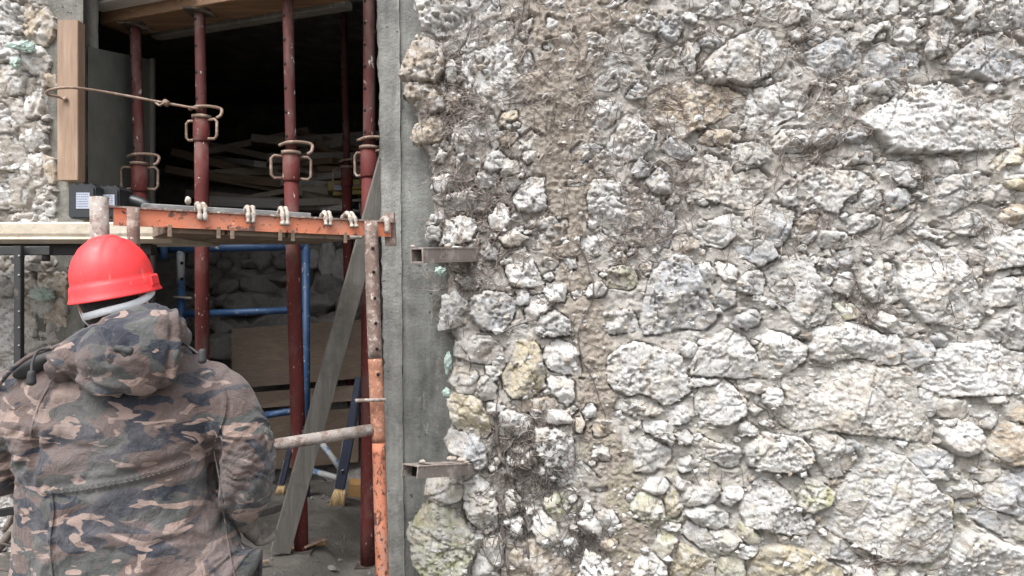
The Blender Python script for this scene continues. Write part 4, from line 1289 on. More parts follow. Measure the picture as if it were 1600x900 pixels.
LABELS = ['pale wide board lying lowest at the front of the dim lumber heap', 'short brownish board just left of the third red prop in the heap', 'stubby board end behind the yellow tool in the heap', 'long reddish board sloping down across the lumber heap',
          'reddish board sloping steeply at the left of the lumber heap', 'broad grey board lying right of the third red prop', 'board rising towards the right in the middle of the heap', 'broad grey plank end near the top right of the heap',
          'narrow board sloping down at the upper left of the heap', 'brownish board turned away near the top of the heap', 'broad grey board topmost at the right of the heap', 'thin batten sticking up at the top left of the heap', 'reddish board end behind the second red prop']
for i, (px, py, D, L, Wd, T, a, t, m) in enumerate(LUM):
    o = yaw_box('lumber_board', P(px, py, D), L, Wd, T, a, t, M_LUMBER[m], seed=i)
    tag(o, LABELS[i], 'board', 'boards heaped in the dark room')
for i in range(12):
    py = 226 + 8.2 * i
    D = np.interp(py, [220, 250, 288, 322], [5.3, 5.14, 4.96, 4.64])
    o = yaw_box('lumber_board', P(rr.uniform(345, 565), py, D), rr.uniform(0.35, 0.9), rr.uniform(0.07, 0.2), rr.uniform(0.03, 0.06), rr.uniform(-0.9, 0.9), rr.uniform(-0.3, 0.25), M_LUMBER[rr.randint(3)], seed=40 + i)
    tag(o, 'dim odd piece of board jammed in the lumber heap in the dark room', 'board', 'boards heaped in the dark room')
# bed of rubble that carries the heap
bed_x = np.linspace(-2.6, -0.3, 70); bed_y = np.linspace(3.78, 5.9, 60)
BX, BY = np.meshgrid(bed_x, bed_y)
BZ = np.interp(BY, [3.78, 4.0, 4.25, 4.5, 4.7, 5.2, 5.9], [0.50, 1.0, 1.42, 1.78, 2.02, 2.44, 2.6]) + 0.10 * (fbm2(BX * 7, BY * 7, 6, 4) - 0.5)
q, _ = grid_faces(60, 70)
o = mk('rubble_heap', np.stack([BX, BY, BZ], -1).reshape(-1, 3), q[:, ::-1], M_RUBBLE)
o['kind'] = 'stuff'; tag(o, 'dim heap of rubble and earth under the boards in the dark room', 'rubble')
# rough blocks on the slope of the heap
for row, (py, D) in enumerate([(405, 4.45), (440, 4.35), (475, 4.25), (510, 4.15), (545, 4.05)]):
    for px in range(325, 575, 30):
        x = px + rr.uniform(-10, 10); y = py + rr.uniform(-8, 8)
        o = rock(P(x, y, D + rr.uniform(-.02, .06)), rr.uniform(0.05, 0.10), 100 + row * 20 + px, (rr.uniform(.9, 1.5), .9, rr.uniform(.6, 1.0)), 'rubble_stone', M_RUBBLE)
        tag(o, 'rough grey building stone in the %s row of the dim rubble heap' % ('topmost', 'second', 'third', 'fourth', 'lowest')[row], 'stone', 'rubble stones heaped in the dark room, %s row' % ('topmost', 'second', 'third', 'fourth', 'lowest')[row])
# pale bags beside the blue post
for i, (px, py, r, sq, lb) in enumerate([(513, 408, 0.075, (.7, .8, 1.5), 'pale dusty rolled bag standing between the blue post and the leaning board'),
                                         (536, 420, 0.085, (.8, .8, 1.2), 'crumpled pale bag tucked behind the leaning grey board'),
                                         (490, 405, 0.05, (.8, .8, 1.2), 'small pale bag right against the blue post')]):
    tag(lump(P(px, py, 4.40), r * 1.1, 300 + i, sq, 'dusty_bag', M_SACK, sub=4, amp=0.25, sc=1.6), lb, 'bag', 'pale bags in the dark room')

# brown panels stood on edge
for i, (xa, xb, ya, yb, D, lb) in enumerate([(362, 566, 514, 607, 3.75, 'tall brown wooden panel, topmost of three behind the props'),
                                             (366, 566, 616, 641, 3.72, 'narrow brown wooden panel, middle of three behind the props'),
                                             (372, 560, 652, 738, 3.70, 'brown wooden panel, lowest of three behind the props')]):
    a, b, c, d = P(xa, yb, D), P(xb, yb - 16, D + 0.12), P(xb, ya - 14, D + 0.14), P(xa, ya, D)
    th = np.array((0, 0.03, 0))
    o = mk('wooden_panel', *hexa([a, b, b + th, a + th, d, c, c + th, d + th]), M_PLY, smooth=False)
    tag(o, lb, 'panel', 'brown panels on edge in the dark room')

# blue trestle frame
bt = thing('blue_trestle', 'blue painted tubular trestle frame standing inside the dark room', 'trestle', (P(380, 700, 3.5)[0], 3.5, FLOOR))
p1t, p1b = P(282, 372, 3.48), P(287, 548, 3.48); p1b[2] = FLOOR
mk('post', *tube([p1t, P(283, 452, 3.48)], 0.0185, 14), M_BLUEWORN, bt)
mk('post', *tube([P(283, 452, 3.48), (p1b[0], p1b[1], FLOOR)], 0.0185, 14), M_BLUE, bt)
q0 = P(478, 380, 3.52)
mk('post', *tube([q0, (q0[0], q0[1], FLOOR)], 0.019, 14), M_BLUE, bt)
mk('rung', *tube([P(286, 491, 3.48), P(478, 484, 3.52)], 0.0165, 12), M_BLUE, bt)
mk('rung', *tube([P(395, 652, 3.50), P(478, 639, 3.52)], 0.0165, 12), M_BLUE, bt)
mk('rung', *tube([P(248, 389, 3.47), P(478, 384, 3.52)], 0.02, 12), M_BLUE, bt)
mk('collar', *tube([P(272, 464, 3.45), P(300, 466, 3.45)], 0.006, 8), M_WHITEPOST, bt)
for y in (411, 436):
    c = P(284.5, y, 3.459); mk('hole', *tube([c, c + np.array((0, -0.004, 0))], 0.0075, 10), M_HOLE, bt)
mk('stub', *tube([P(255, 368, 3.43), P(256.5, 405, 3.43)], 0.0185, 14), M_BLUE, bt)
for a, b in ((P(484, 668, 3.53), P(538, 740, 3.42)), (P(476, 733, 3.53), P(538, 750, 3.42))):
    mk('brace', *tube([a, b], 0.015, 10), M_BLUEWORN, bt)

# ------------------------------------------------------------------ timber over the opening
hz = 1.108 + EYE
d = np.array((0.934, -0.357, 0)); nrm = np.array((0.357, 0.934, 0))
c0 = np.array((-1.726, 3.10, hz))
def plank_h(name, c, L, Wd, T, mat, **kw):
    v, f = bar(c + nrm * Wd / 2 + np.array((0, 0, T / 2)), c + d * L + nrm * Wd / 2 + np.array((0, 0, T / 2)), Wd, T, ch=0.003, n=4, warp=0.002)
    return mk(name, v, f, mat, smooth=False)
tag(plank_h('timber_beam', c0, 1.15, 0.165, 0.062, M_BEAM), 'brown timber beam resting on the heads of the red props', 'beam')
c1 = P(236, 58, 3.26); tag(plank_h('timber_plank', c1, 1.0, 0.055, 0.03, M_GREYWOOD), 'narrow grey batten running behind the brown timber beam', 'batten')
c2 = P(135, 9, 3.02); tag(plank_h('plywood_strip', c2, 0.5, 0.08, 0.012, M_LUMBER[2]), 'thin pale plywood strip above the left end of the timber beam', 'plywood')

# ------------------------------------------------------------------ red props
def prop(px_t, py_t, px_c, py_c, py_o, px_b, py_b, D, r_in, r_out, label, ang=0.2, top=True, handles=True, inner=M_REDWORN, zt=None):
    """inner tube from the head down to the collar, outer tube from there to the foot"""
    t = P(px_t, py_t, D); c = P(px_c, py_c, D); o_ = P(px_c, py_o, D)
    b = P(px_b, py_b, D); b[2] = float(ground_h(np.array(b[0]), np.array(b[1]))) + 0.004
    g = thing('steel_prop', label, 'prop', b, 'red steel props holding up the lintel')
    L = 10
    ln = np.linspace(0, 1, L)[:, None]
    mk('inner_tube', *tube(t + (c - t) * ln, r_in, 16), inner, g)
    mk('outer_tube', *tube(o_ + (b - o_) * ln, r_out, 18), M_RED, g)
    mk('collar', *tube([c, c * 0.06 + o_ * 0.94, o_], [r_out + 0.005, r_out + 0.005, r_out + 0.003], 18), M_RED, g)
    mk('ring', *tube([c + np.array((0, 0, 0.008)), c - np.array((0, 0, 0.004))], r_out + 0.010, 18), M_RUSTY, g)
    if handles:
        hh = c[2] - o_[2]
        for s in (-1, 1):
            x0 = np.array((math.cos(ang) * s, math.sin(ang) * s, 0))
            pts = [c + x0 * r_out + np.array((0, 0, -hh * 0.12)), c + x0 * (r_out + 0.035) + np.array((0, 0, -hh * 0.10)), c + x0 * (r_out + 0.046) + np.array((0, 0, -hh * 0.2)),
                   c + x0 * (r_out + 0.046) + np.array((0, 0, -hh * 0.78)), c + x0 * (r_out + 0.035) + np.array((0, 0, -hh * 0.90)), c + x0 * r_out + np.array((0, 0, -hh * 0.88))]
            mk('handle', *tube(pts, 0.0058, 8), M_RUSTY, g)
    # the bent locking pin
    k = np.array((0, 0, 1))
    pin = [c + np.array((-r_out - 0.012, -0.02, 0.028)), c + np.array((0.0, -r_out - 0.012, 0.036)), c + np.array((r_out + 0.02, -0.02, 0.04)), c + np.array((r_out + 0.052, 0.0, 0.034)), c + np.array((r_out + 0.055, -0.015, 0.006)), c + np.array((r_out + 0.04, -0.02, -0.006))]
    mk('locking_pin', *tube(smooth_line(pin, 20), 0.0065, 8), M_RUSTY, g)
    n = int((t[2] - c[2]) / 0.085)
    hb = MB()
    for i in range(n):
        u = c + (t - c) * ((i + 0.7) / max(n, 1))
        u = u + np.array((-0.55 * r_in, -0.835 * r_in, 0))
        hb.add(*tube([u + np.array((0.001, 0.001, 0)), u + np.array((-0.0008, -0.0010, 0))], 0.0062, 10))
    if n:
        hb.build('pin_holes', M_HOLE, g)['kind'] = 'stuff'
    if top:
        mk('head_plate', *aabb(t[0] - 0.05, t[0] + 0.05, t[1] - 0.05, t[1] + 0.05, t[2] - 0.001, t[2] + 0.006), M_BOOT, g, smooth=False)
    mk('base_plate', *aabb(b[0] - 0.045, b[0] + 0.045, b[1] - 0.045, b[1] + 0.045, b[2] - 0.02, b[2] + 0.001), M_BOOT, g, smooth=False)
    return g
prop(211, 42, 218, 257, 300, 229, 800, 3.12, 0.0215, 0.0285, 'red steel prop nearest the grey green reveal panel', ang=0.1)
prop(312, 20, 315, 184, 222, 317, 840, 2.97, 0.0205, 0.0275, 'red steel prop with whitish smears near its head, second from the reveal panel', ang=-0.3)
prop(449, -22, 455, 240, 284, 471, 855, 2.85, 0.0205, 0.0275, 'red steel prop crossed at its foot by the leaning grey board', ang=0.35)
prop(577, -40, 577, 232, 278, 575, 880, 2.93, 0.0245, 0.0300, 'red steel prop standing hard against the concrete pillar', ang=2.6)
prop(536, -5, 542, 262, 292, 551, 700, 4.0, 0.020, 0.0275, 'dim red steel prop farthest back in the room', ang=0.4)

# ------------------------------------------------------------------ upright plank, tie rod
x0 = P(89, 0, 2.79)[0]; x1 = P(121.5, 0, 2.79)[0]
v, f = bar(((x0 + x1) / 2, 2.815, zat(281, 2.79)), ((x0 + x1) / 2, 2.815, zat(31, 2.79)), x1 - x0, 0.050, up=(0, 1, 0), ch=0.0025, n=6)
tag(mk('upright_plank', v, f, M_TIMBER, smooth=False), 'clean pale brown wooden plank fixed upright against the left door jamb', 'plank')
rod = smooth_line([P(101, 155, 2.787), P(90, 151, 2.77), P(75, 148, 2.74), P(74, 143, 2.71), P(86, 138.5, 2.70), P(112, 137, 2.72), P(150, 141.5, 2.78), P(205, 151, 2.85), P(258, 161, 2.90), P(310, 170, 2.93)], 60)
rd = thing('tie_rod', 'bent rusty tie rod looped round the upright plank and running to a prop', 'rod', P(200, 150, 2.8))
mk('rod', *tube(rod, 0.0050, 8), M_RUSTY, rd)
mk('bolt', *tube([P(100.5, 153, 2.784), P(103, 157, 2.784)], 0.009, 8), M_RUSTY, rd)
mk('clamp', *tube([P(256, 159, 2.90), P(263, 163, 2.90)], 0.013, 8), M_RUSTY, rd)
mk('wire_twist', *tube([P(241, 159, 2.89), P(249, 165, 2.885), P(257, 161, 2.88)], 0.0045, 6), M_RUSTY, rd)

# ------------------------------------------------------------------ scaffold frame with hooked decks
A = np.array((-1.145, 2.05, 0)); Bq = np.array((-0.48, 2.50, 0))
U = Bq - A; LEN = np.linalg.norm(U); U = U / LEN; NB = np.array((-U[1], U[0], 0))       # NB points away from the camera
TOPZ = EYE + 0.2275
fr = thing('scaffold', 'rusty scaffold frame with an orange top rail and a mortar caked post', 'scaffold', ((A[0] + Bq[0]) / 2, (A[1] + Bq[1]) / 2, FLOOR))
def along(s, n, z): return A + U * s + NB * n + np.array((0, 0, z))
# orange angle rail: a web facing the camera and a flange on top
for nm, (s0, s1, n0, n1, z0, z1), m in (('top_rail', (0.035, LEN + 0.075, -0.004, 0.004, TOPZ - 0.052, TOPZ - 0.004), M_ORANGE), ('rail_flange', (0.02, LEN + 0.09, -0.012, 0.042, TOPZ - 0.0035, TOPZ + 0.002), M_RUSTPOST)):
    cs = [along(s, n, z) for z in (z0, z1) for (s, n) in ((s0, n0), (s1, n0), (s1, n1), (s0, n1))]
    mk(nm, *hexa(cs), m, fr, smooth=False)
pl = P(155, 308, 2.05)
n_ = np.linspace(0, 1, 14)[:, None]
lb_ = np.array((pl[0] + 0.03, 2.05, 0.0))
mk('post', *tube(pl + (lb_ - pl) * n_, 0.0240, 18), M_WHITEPOST, fr)
p2 = P(208, 325, 2.07); p2b = p2.copy(); p2b[0] += 0.012; p2b[2] = 1.0
mk('inner_post', *tube(p2 + (p2b - p2) * n_, 0.0165, 16), M_RUSTPOST, fr)
c = P(214.5, 384, 2.058); mk('hole', *tube([c, c + np.array((0.001, -0.004, 0))], 0.0055, 10), M_HOLE, fr)
pr0, pr1, pr2, pr3 = P(579, 346, 2.49), P(586, 560, 2.49), P(591.5, 690, 2.49), P(598, 915, 2.49); pr4 = pr3.copy(); pr4[2] = 0.45; pr4[0] += 0.006
mk('post', *tube(np.vstack([pr0 + (pr1 - pr0) * n_]), 0.0235, 18), M_RUSTPOST, fr)
mk('post', *tube(np.vstack([pr1 + (pr2 - pr1) * n_]), 0.0238, 18), M_COPPER, fr)
mk('post', *tube(np.vstack([pr2 + (pr3 - pr2) * n_[:-1], [pr4]]), 0.0224, 18), M_FLAKING, fr)
for y in (388, 425, 466, 505, 545, 585):
    c = P(582.5 + (y - 388) * 0.042, y, 2.4695); mk('hole', *tube([c, c + np.array((0, -0.0035, 0))], 0.0055, 10), M_HOLE, fr)
s1, s2 = P(608, 333, 2.56), P(611, 384, 2.56)
mk('stub', *bar(s2, s1, 0.036, 0.03, up=(0, 1, 0), n=3), M_RUSTPOST, fr, smooth=False)
mk('rung', *tube([P(418, 697, 2.315) , P(582, 671, 2.485)], 0.0195, 16), M_WHITEPOST, fr)
mk('end_cap', *tube([P(424.5, 707, 2.296), P(424.2, 707, 2.290)], 0.004, 10), M_HOLE, fr)
mk('cross_pin', *tube([P(555, 626, 2.44), P(603, 624.5, 2.455)], 0.0062, 10), M_WHITEPOST, fr)
mk('foot', *aabb(lb_[0] - 0.06, lb_[0] + 0.06, 1.99, 2.11, 0.0, 0.012), M_RUSTPOST, fr, smooth=False)

# decks hooked over the rail; the wall side ends under the props' line
segs = [(0.17, 0.335, 'hooked scaffold deck nearest the battery boxes'), (0.345, 0.52, 'hooked scaffold deck in the middle of the orange rail'), (0.53, 0.735, 'hooked scaffold deck nearest the concrete pillar')]
hooks = [[315], [393, 445], [513, 545]]
BACK = 2.74
def rail_s(px):
    k = (px - 800) / F
    return (k * A[1] - A[0]) / (U[0] - k * U[1])
for (s0, s1, lb), hk in zip(segs, hooks):
    g = thing('deck_tray', lb, 'scaffold deck', along((s0 + s1) / 2, 0.1, TOPZ), 'decks hooked over the orange rail')
    f0, f1 = along(s0, 0.012, 0), along(s1, 0.012, 0)
    k0, k1 = along(s0, (BACK - f0[1]) / NB[1] + 0.012, 0), along(s1, (BACK - f1[1]) / NB[1] + 0.012, 0)
    zt, zb = TOPZ - 0.012, TOPZ - 0.066
    cs = [q + np.array((0, 0, z)) for z in (zb, zt) for q in (f0, f1, k1, k0)]
    mk('tray', *hexa(cs), M_TRAY, g, smooth=False)
    mk('clip', *bar(along(s0 + 0.01, -0.001, zb - 0.012), along(s0 + 0.01, -0.001, zb + 0.022), 0.012, 0.008, up=NB), M_TRAY, g, smooth=False)
    mk('clip', *bar(along(s1 - 0.02, -0.001, zb - 0.012), along(s1 - 0.02, -0.001, zb + 0.022), 0.012, 0.008, up=NB), M_TRAY, g, smooth=False)
    for px in hk:
        s = rail_s(px)
        hm = MB()
        hr_ = random.Random(px); kz, sk = hr_.uniform(0.75, 1.1), hr_.uniform(-0.012, 0.014)
        for off in (-0.0075, 0.0075):
            prof = smooth_line([(0.05, -0.010), (0.036, 0.014), (0.018, 0.026), (0.000, 0.022), (-0.014, 0.006), (-0.017, -0.014), (-0.021, -0.032)], 18)
            hm.add(*tube([along(s + off + sk * (i / 17.0), n, TOPZ + z * kz) for i, (n, z) in enumerate(prof)], [0.0070 + 0.0016 * math.sin(i * 1.3 + px) for i in range(18)], 10))
        hm.build('hook', M_HOOK, g)
s = rail_s(602)
hm = MB()
prof = smooth_line([(0.03, 0.002), (0.01, 0.010), (-0.012, 0.006), (-0.016, -0.012), (-0.016, -0.04)], 12)
hm.add(*tube([along(s, n, TOPZ + z) for n, z in prof], 0.010, 10))
hm.build('end_hook', M_HOOK, fr)
# pale tray at the left, running out of the frame
pt = thing('deck_tray', 'pale worn scaffold deck tray running left behind the worker', 'scaffold deck', P(100, 384, 2.36))
xa, xb_ = -2.6, P(266, 0, 2.35)[0]
zt, zb = zat(346, 2.35), zat(379, 2.35)
mb = MB()
sec = [(0.0, zb + 0.012), (0.004, zb + 0.020), (0.0, zb + 0.030), (0.0, zt - 0.006), (0.006, zt), (0.40, zt), (0.40, zb + 0.01), (0.02, zb)]
nx = 22
V, fcs = [], []
for i in range(nx):
    x = xa + (xb_ - xa) * i / (nx - 1)
    for (dy, z) in sec:
        V.append((x, 2.35 + dy, z + 0.004 * (noise2(x * 3.0, dy * 0 + z, 5) - 0.5) + 0.012 * (xb_ - x) * 0))
for i in range(nx - 1):
    for j in range(8):
        k = (j + 1) % 8
        fcs.append((i * 8 + j, i * 8 + k, (i + 1) * 8 + k, (i + 1) * 8 + j))
fcs += [tuple(range(7, -1, -1)), tuple(range((nx - 1) * 8, nx * 8))]
mk('tray', V, fcs, M_PALE, pt, smooth=False)
mk('under_rail', *bar((xa, 2.45, zb - 0.018), (xb_ - 0.1, 2.45, zb - 0.018), 0.04, 0.035), M_BLACK, pt, smooth=False)
tr = mk('transom', *tube([P(236, 377, 2.78), P(566, 370, 2.78)], 0.009, 10), M_HOOK)
tag(tr, 'thin pale tube along the back edge under the hooked decks', 'tube')

# black perforated scaffold post at the left edge
bp = thing('scaffold_post', 'black perforated scaffold post in front of the left stone wall', 'scaffold post', (P(29, 0, 2.30)[0], 2.30, 0))
x = P(29, 0, 2.30)[0]
mk('post', *bar((x, 2.30, 0.35), (x + 0.002, 2.30, zat(384, 2.30)), 0.0225, 0.02, up=(0, 1, 0), n=3), M_BLACK, bp, smooth=False)
mk('foot', *bar((x, 2.30, 0.20), (x, 2.30, 0.36), 0.05, 0.05, up=(0, 1, 0)), M_BLACK, bp, smooth=False)
for y in (400, 430, 487, 512, 540):
    c = P(30, y, 2.2895); mk('hole', *tube([c, c + np.array((0, -0.002, 0))], 0.0035, 8), M_STEEL, bp)
mk('cross_bar', *bar(P(-60, 392, 2.33), P(80, 392, 2.33), 0.02, 0.028, n=3), M_BLACK, bp, smooth=False)
mk('drop_tube', *tube([P(72, 392, 2.34), P(72, 408, 2.34)], 0.012, 10), M_BLACK, bp)

# things lying on the deck
def battery(px0, px1, py0, py1, D, depth, label, paper):
    a, b = P(px0, py1, D), P(px1, py0, D)
    g = thing('battery_box', label, 'battery', ((a[0] + b[0]) / 2, D, a[2]), 'black battery boxes on the deck')
    W_, H_ = b[0] - a[0], b[2] - a[2]
    v, f = bar(((a[0] + b[0]) / 2, D + 0.002, (a[2] + b[2]) / 2), ((a[0] + b[0]) / 2, D + depth, (a[2] + b[2]) / 2), W_, H_, ch=0.009, n=2)
    mk('shell', v, f, M_PLASTIC, g, smooth=False)
    v, f = bar(((a[0] + b[0]) / 2, D - 0.004, (a[2] + b[2]) / 2), ((a[0] + b[0]) / 2, D + 0.004, (a[2] + b[2]) / 2), W_ * 0.9, H_ * 0.9, ch=0.008, n=2)
    mk('front_plate', v, f, M_PLASTIC, g, smooth=False)
    v, f = bar((a[0] - 0.004, D + 0.02, (a[2] + b[2]) / 2), (a[0] - 0.004, D + depth * 0.9, (a[2] + b[2]) / 2), 0.008, H_ * 0.7, ch=0.002)
    mk('side_grip', v, f, M_TEAL, g, smooth=False)
    for u in (0.2, 0.5, 0.8):
        mk('rib', *bar((a[0] + W_ * u, D + 0.004, b[2]), (a[0] + W_ * u, D + depth * 0.8, b[2]), 0.006, 0.008, ch=0.001), M_PLASTIC, g, smooth=False)
    q0, q1, q2, q3 = paper
    la, lb2 = P(q0, q3, D - 0.0055), P(q1, q2, D - 0.0055)
    lab = mk('label', *aabb(la[0], lb2[0], D - 0.0060, D - 0.0042, la[2], lb2[2]), M_PAPER, g, smooth=False)
    ink = MB()
    r2 = random.Random(px0)
    for k in range(6):                                   # rows of small print too small to read
        z = la[2] + (lb2[2] - la[2]) * (0.12 + 0.15 * k)
        x = la[0] + 0.002
        while x < lb2[0] - 0.006:
            wd = r2.uniform(0.002, 0.006)
            ink.add(*aabb(x, min(x + wd, lb2[0] - 0.001), D - 0.0066, D - 0.0058, z, z + 0.0028))
            x += wd + r2.uniform(0.001, 0.003)
    ink.build('print', M_INK, lab, smooth=False)['kind'] = 'stuff'
    return g
battery(107, 149, 288, 342, 2.37, 0.09, 'black battery box with a white label nearest the upright plank', (119, 140, 301, 326))
battery(150, 186, 291, 341, 2.42, 0.09, 'black battery box with a white label half hidden behind the scaffold post', (159, 179, 304, 327))
dr = thing('angle_grinder', 'slim dark grey power tool lying behind the orange rail', 'power tool', P(210, 330, 2.50))
zb_ = zat(331, 2.5)
mk('motor_body', *tube(smooth_line([P(188, 315, 2.50), P(205, 314, 2.50), P(222, 318, 2.50), P(232, 324, 2.50)], 14), np.linspace(0.024, 0.016, 14), 14), M_PLASTIC, dr)
mk('collar', *tube([P(186, 314, 2.50), P(191, 314, 2.50)], 0.027, 14), M_TEAL, dr)
mk('handle', *tube(smooth_line([P(230, 324, 2.50), P(250, 326, 2.51), P(270, 329, 2.52)], 10), 0.012, 12), M_PLASTIC, dr)
sb = mk('straightedge', *bar(along(0.12, 0.10, TOPZ + 0.010), along(0.62, 0.085, TOPZ + 0.008), 0.05, 0.026, n=3), M_STEEL, smooth=False)
tag(sb, 'long dull metal straightedge lying on the decks behind the orange rail', 'straightedge')
lm = lump(P(294, 314, 2.36), 0.010, 77, (1, 1, 1.4), 'mortar_crumb', M_HOOK, sub=2); tag(lm, 'small pale crumb of mortar on the straightedge', 'crumb')

# yellow tool on the heap behind the rail
yt = thing('tool_case', 'yellow lidded tool case with black frame legs behind the decks', 'tool case', P(540, 320, 4.60))
mk('lid', *bar(P(512, 293, 4.60), P(572, 290, 4.66), 0.18, 0.062, ch=0.006), M_YELLOW, yt, smooth=False)
mk('label', *bar(P(522, 292, 4.50), P(543, 291, 4.52), 0.008, 0.045, ch=0.001), M_PAPER, yt, smooth=False)
mk('under_body', *bar(P(520, 304, 4.61), P(572, 302, 4.66), 0.155, 0.028, ch=0.004), M_YELLOW, yt, smooth=False)
mk('motor', *tube([P(540, 316, 4.61), P(562, 318, 4.61)], 0.036, 14), M_PLASTIC, yt)
mk('leg', *bar(P(536, 310, 4.59), P(545, 340, 4.59), 0.015, 0.015), M_BLACK, yt, smooth=False)
mk('leg', *bar(P(560, 310, 4.59), P(566, 340, 4.59), 0.015, 0.015), M_STEEL, yt, smooth=False)
mk('crossbar', *bar(P(538, 314, 4.57), P(566, 313, 4.57), 0.015, 0.015), M_STEEL, yt, smooth=False)

# leaning board
lo, hi = P(438, 864, 2.79), P(611, 232, 2.875)
lo[2] = FLOOR + 0.004
ax = (hi - lo) / np.linalg.norm(hi - lo)
up = np.array((0.5, -0.85, 0.0)); 
lbd = thing('leaning_board', 'grey weathered board leaning from the floor up against the concrete pillar', 'board', lo)
v, f = bar(lo, hi, 0.074, 0.022, up=np.array((0.44, -0.89, 0.1)), ch=0.002, n=8)
mk('board', v, f, M_GREYWOOD, lbd, smooth=False)

# steel tube stubs sticking out of the wall beside the pillar
def bracket(e0, e1, w_, h_, th, label, open_bottom=False):
    e0, e1 = np.asarray(e0, float), np.asarray(e1, float)
    ax = (e1 - e0) / np.linalg.norm(e1 - e0)
    sd = np.cross(ax, (0, 0, 1)); sd /= np.linalg.norm(sd); up = np.cross(sd, ax)
    g = thing('steel_bracket', label, 'bracket', e1, 'steel stubs sticking out of the stone wall')
    W2, H2 = w_ / 2, h_ / 2
    for nm, cc, ww, hh in (('top_wall', up * (H2 - th / 2), w_ + 0.004, th), ('bottom_wall', -up * (H2 - th / 2), w_, th), ('side_wall', sd * (W2 - th / 2), th, h_ - 2 * th - 0.0005), ('side_wall', -sd * (W2 - th / 2), th, h_ - 2 * th - 0.0005)):
        if open_bottom and nm == 'bottom_wall':
            continue
        v, f = bar(e0 + cc, e1 + cc, ww, hh, up=up, ch=0.0008, n=6, warp=0.0006)
        mk(nm, v, f, M_RUSTBRACKET, g, smooth=False)
    mk('bore_shade', *bar(e0 + ax * 0.05, e0 + ax * 0.055, w_ - 0.008, h_ - 0.008, up=up), M_HOLE, g, smooth=False)  # near-black plate standing in for the shade inside the open stub
    return g
b1 = bracket(P(651, 399, 2.44), P(742, 398, 2.74), 0.054, 0.052, 0.006, 'rusty square steel tube stub just above the middle of the pillar')
b2 = bracket(P(640, 737, 2.44), P(735, 732, 2.74), 0.068, 0.046, 0.004, 'rusty steel channel stub low on the wall above the mossy boulder', True)
mk('slot', *bar(P(655, 724.5, 2.455), P(672, 725.5, 2.51), 0.008, 0.0015), M_HOLE, b2, smooth=False)
for i, (px, py, r) in enumerate([(660, 721, 0.008), (705, 716, 0.012), (722, 718, 0.012), (728, 722, 0.009), (645, 385, 0.006), (700, 384, 0.010)]):
    tag(lump(P(px, py, 2.50 if px < 680 else 2.60), r, 400 + i, (1.5, 1, .7), 'mortar_crumb', M_HOOK, sub=2), ['small crumb of mortar at the open end of the lower steel stub', 'pale crumb in the middle of the lower steel stub', 'larger pale crumb where the lower stub enters the wall', 'tan crumb at the wall end of the lower stub',
        'tiny crumb at the open end of the upper steel stub', 'crumb of lime on top of the upper steel stub'][i], 'crumb')

# brushes hanging or standing in the doorway, block, floor litter
def brush(pt, pb, D, w_, label, hole=True):
    a, b = P(*pt, D + 0.03), P(*pb, D)
    ax = (b - a) / np.linalg.norm(b - a)
    g = thing('long_brush', label, 'brush', b, 'navy brushes with pale bristles')
    hnd = a + (b - a) * 0.86
    v, f = bar(hnd, a, w_, 0.016, up=(0, 1, 0), ch=0.003, n=4)
    mk('handle', v, f, M_NAVY, g, smooth=False)
    mk('edge_strip', *bar(hnd + np.array((-w_ / 2 - 0.002, -0.003, 0)), hnd + (a - hnd) * 0.45 + np.array((-w_ / 2 - 0.002, -0.003, 0)), 0.005, 0.012, up=(0, 1, 0)), M_STEEL, g, smooth=False)
    bm_ = MB()
    r2 = random.Random(3)
    for i in range(9):
        u = (i - 4) / 4.0
        s0 = hnd + np.array((u * w_ * 0.46, 0, 0)); s1 = b + np.array((u * w_ * 0.72, r2.uniform(-0.004, 0.004), r2.uniform(-0.006, 0.006)))
        bm_.add(*tube([s0, (s0 + s1) / 2, s1], [0.005, 0.0062, 0.0055], 8))
    bm_.build('bristle_head', M_BRISTLE, g)
    if hole:
        c = hnd + (a - hnd) * 0.16 + np.array((0, -0.010, 0))
        mk('hang_hole', *tube([c, c + np.array((0, -0.003, 0))], [0.009, 0.009], 12), M_STEEL, g)
        mk('hole', *tube([c + np.array((0, -0.002, 0)), c + np.array((0, -0.0045, 0))], [0.006, 0.006], 12), M_HOLE, g)
brush((563, 590), (526, 792), 3.37, 0.044, 'navy handled brush with splayed pale bristles near the concrete pillar')
brush((460, 672), (437, 772), 3.56, 0.026, 'dim navy handled brush with a pale tip left of the leaning board', hole=False)
hd = mk('drag_handle', *bar(P(570, 560, 3.0), P(553, 680, 3.0), 0.012, 0.01, up=(0, 1, 0)), M_NAVY, smooth=False)
tag(hd, 'thin dark rod leaning behind the red prop above the brush', 'rod')
bl = mk('wood_block', *bar(P(545, 763, 3.62), P(574, 765, 3.64), 0.11, 0.072, ch=0.003), M_BLOCK, smooth=False)
tag(bl, 'yellowish wooden block on the floor behind the red prop by the pillar', 'block')
def on_floor(px, py):
    D = F * (EYE - FLOOR) / (py - 450)
    return P(px, py, D)
lit = [(462, 853, .014, M_BLOCK, 'small tan stone chip left of the propped foot'), (468, 850, .012, M_BLOCK, 'small tan stone chip touching the foot of the prop'), (497, 843, .024, M_BLOCK, 'tan lump right of the foot of the third prop'), (520, 858, .014, M_RUBBLE, 'small grey pebble on the bare floor between the props'),
       (518, 752, .030, M_RUBBLE, 'rounded grey stone lying left of the brush'), (522, 735, .035, M_RUBBLE, 'pale grey stone behind the brush'), (507, 781, .016, M_RUBBLE, 'small pale pebble under the leaning board'), (513, 786, .010, M_RUBBLE, 'tiny pale pebble beside the brush bristles'), (430, 745, .04, M_RUBBLE, 'grey stone near the dim brush left of the board'), (415, 770, .03, M_RUBBLE, 'small grey stone beside the worker sleeve')]
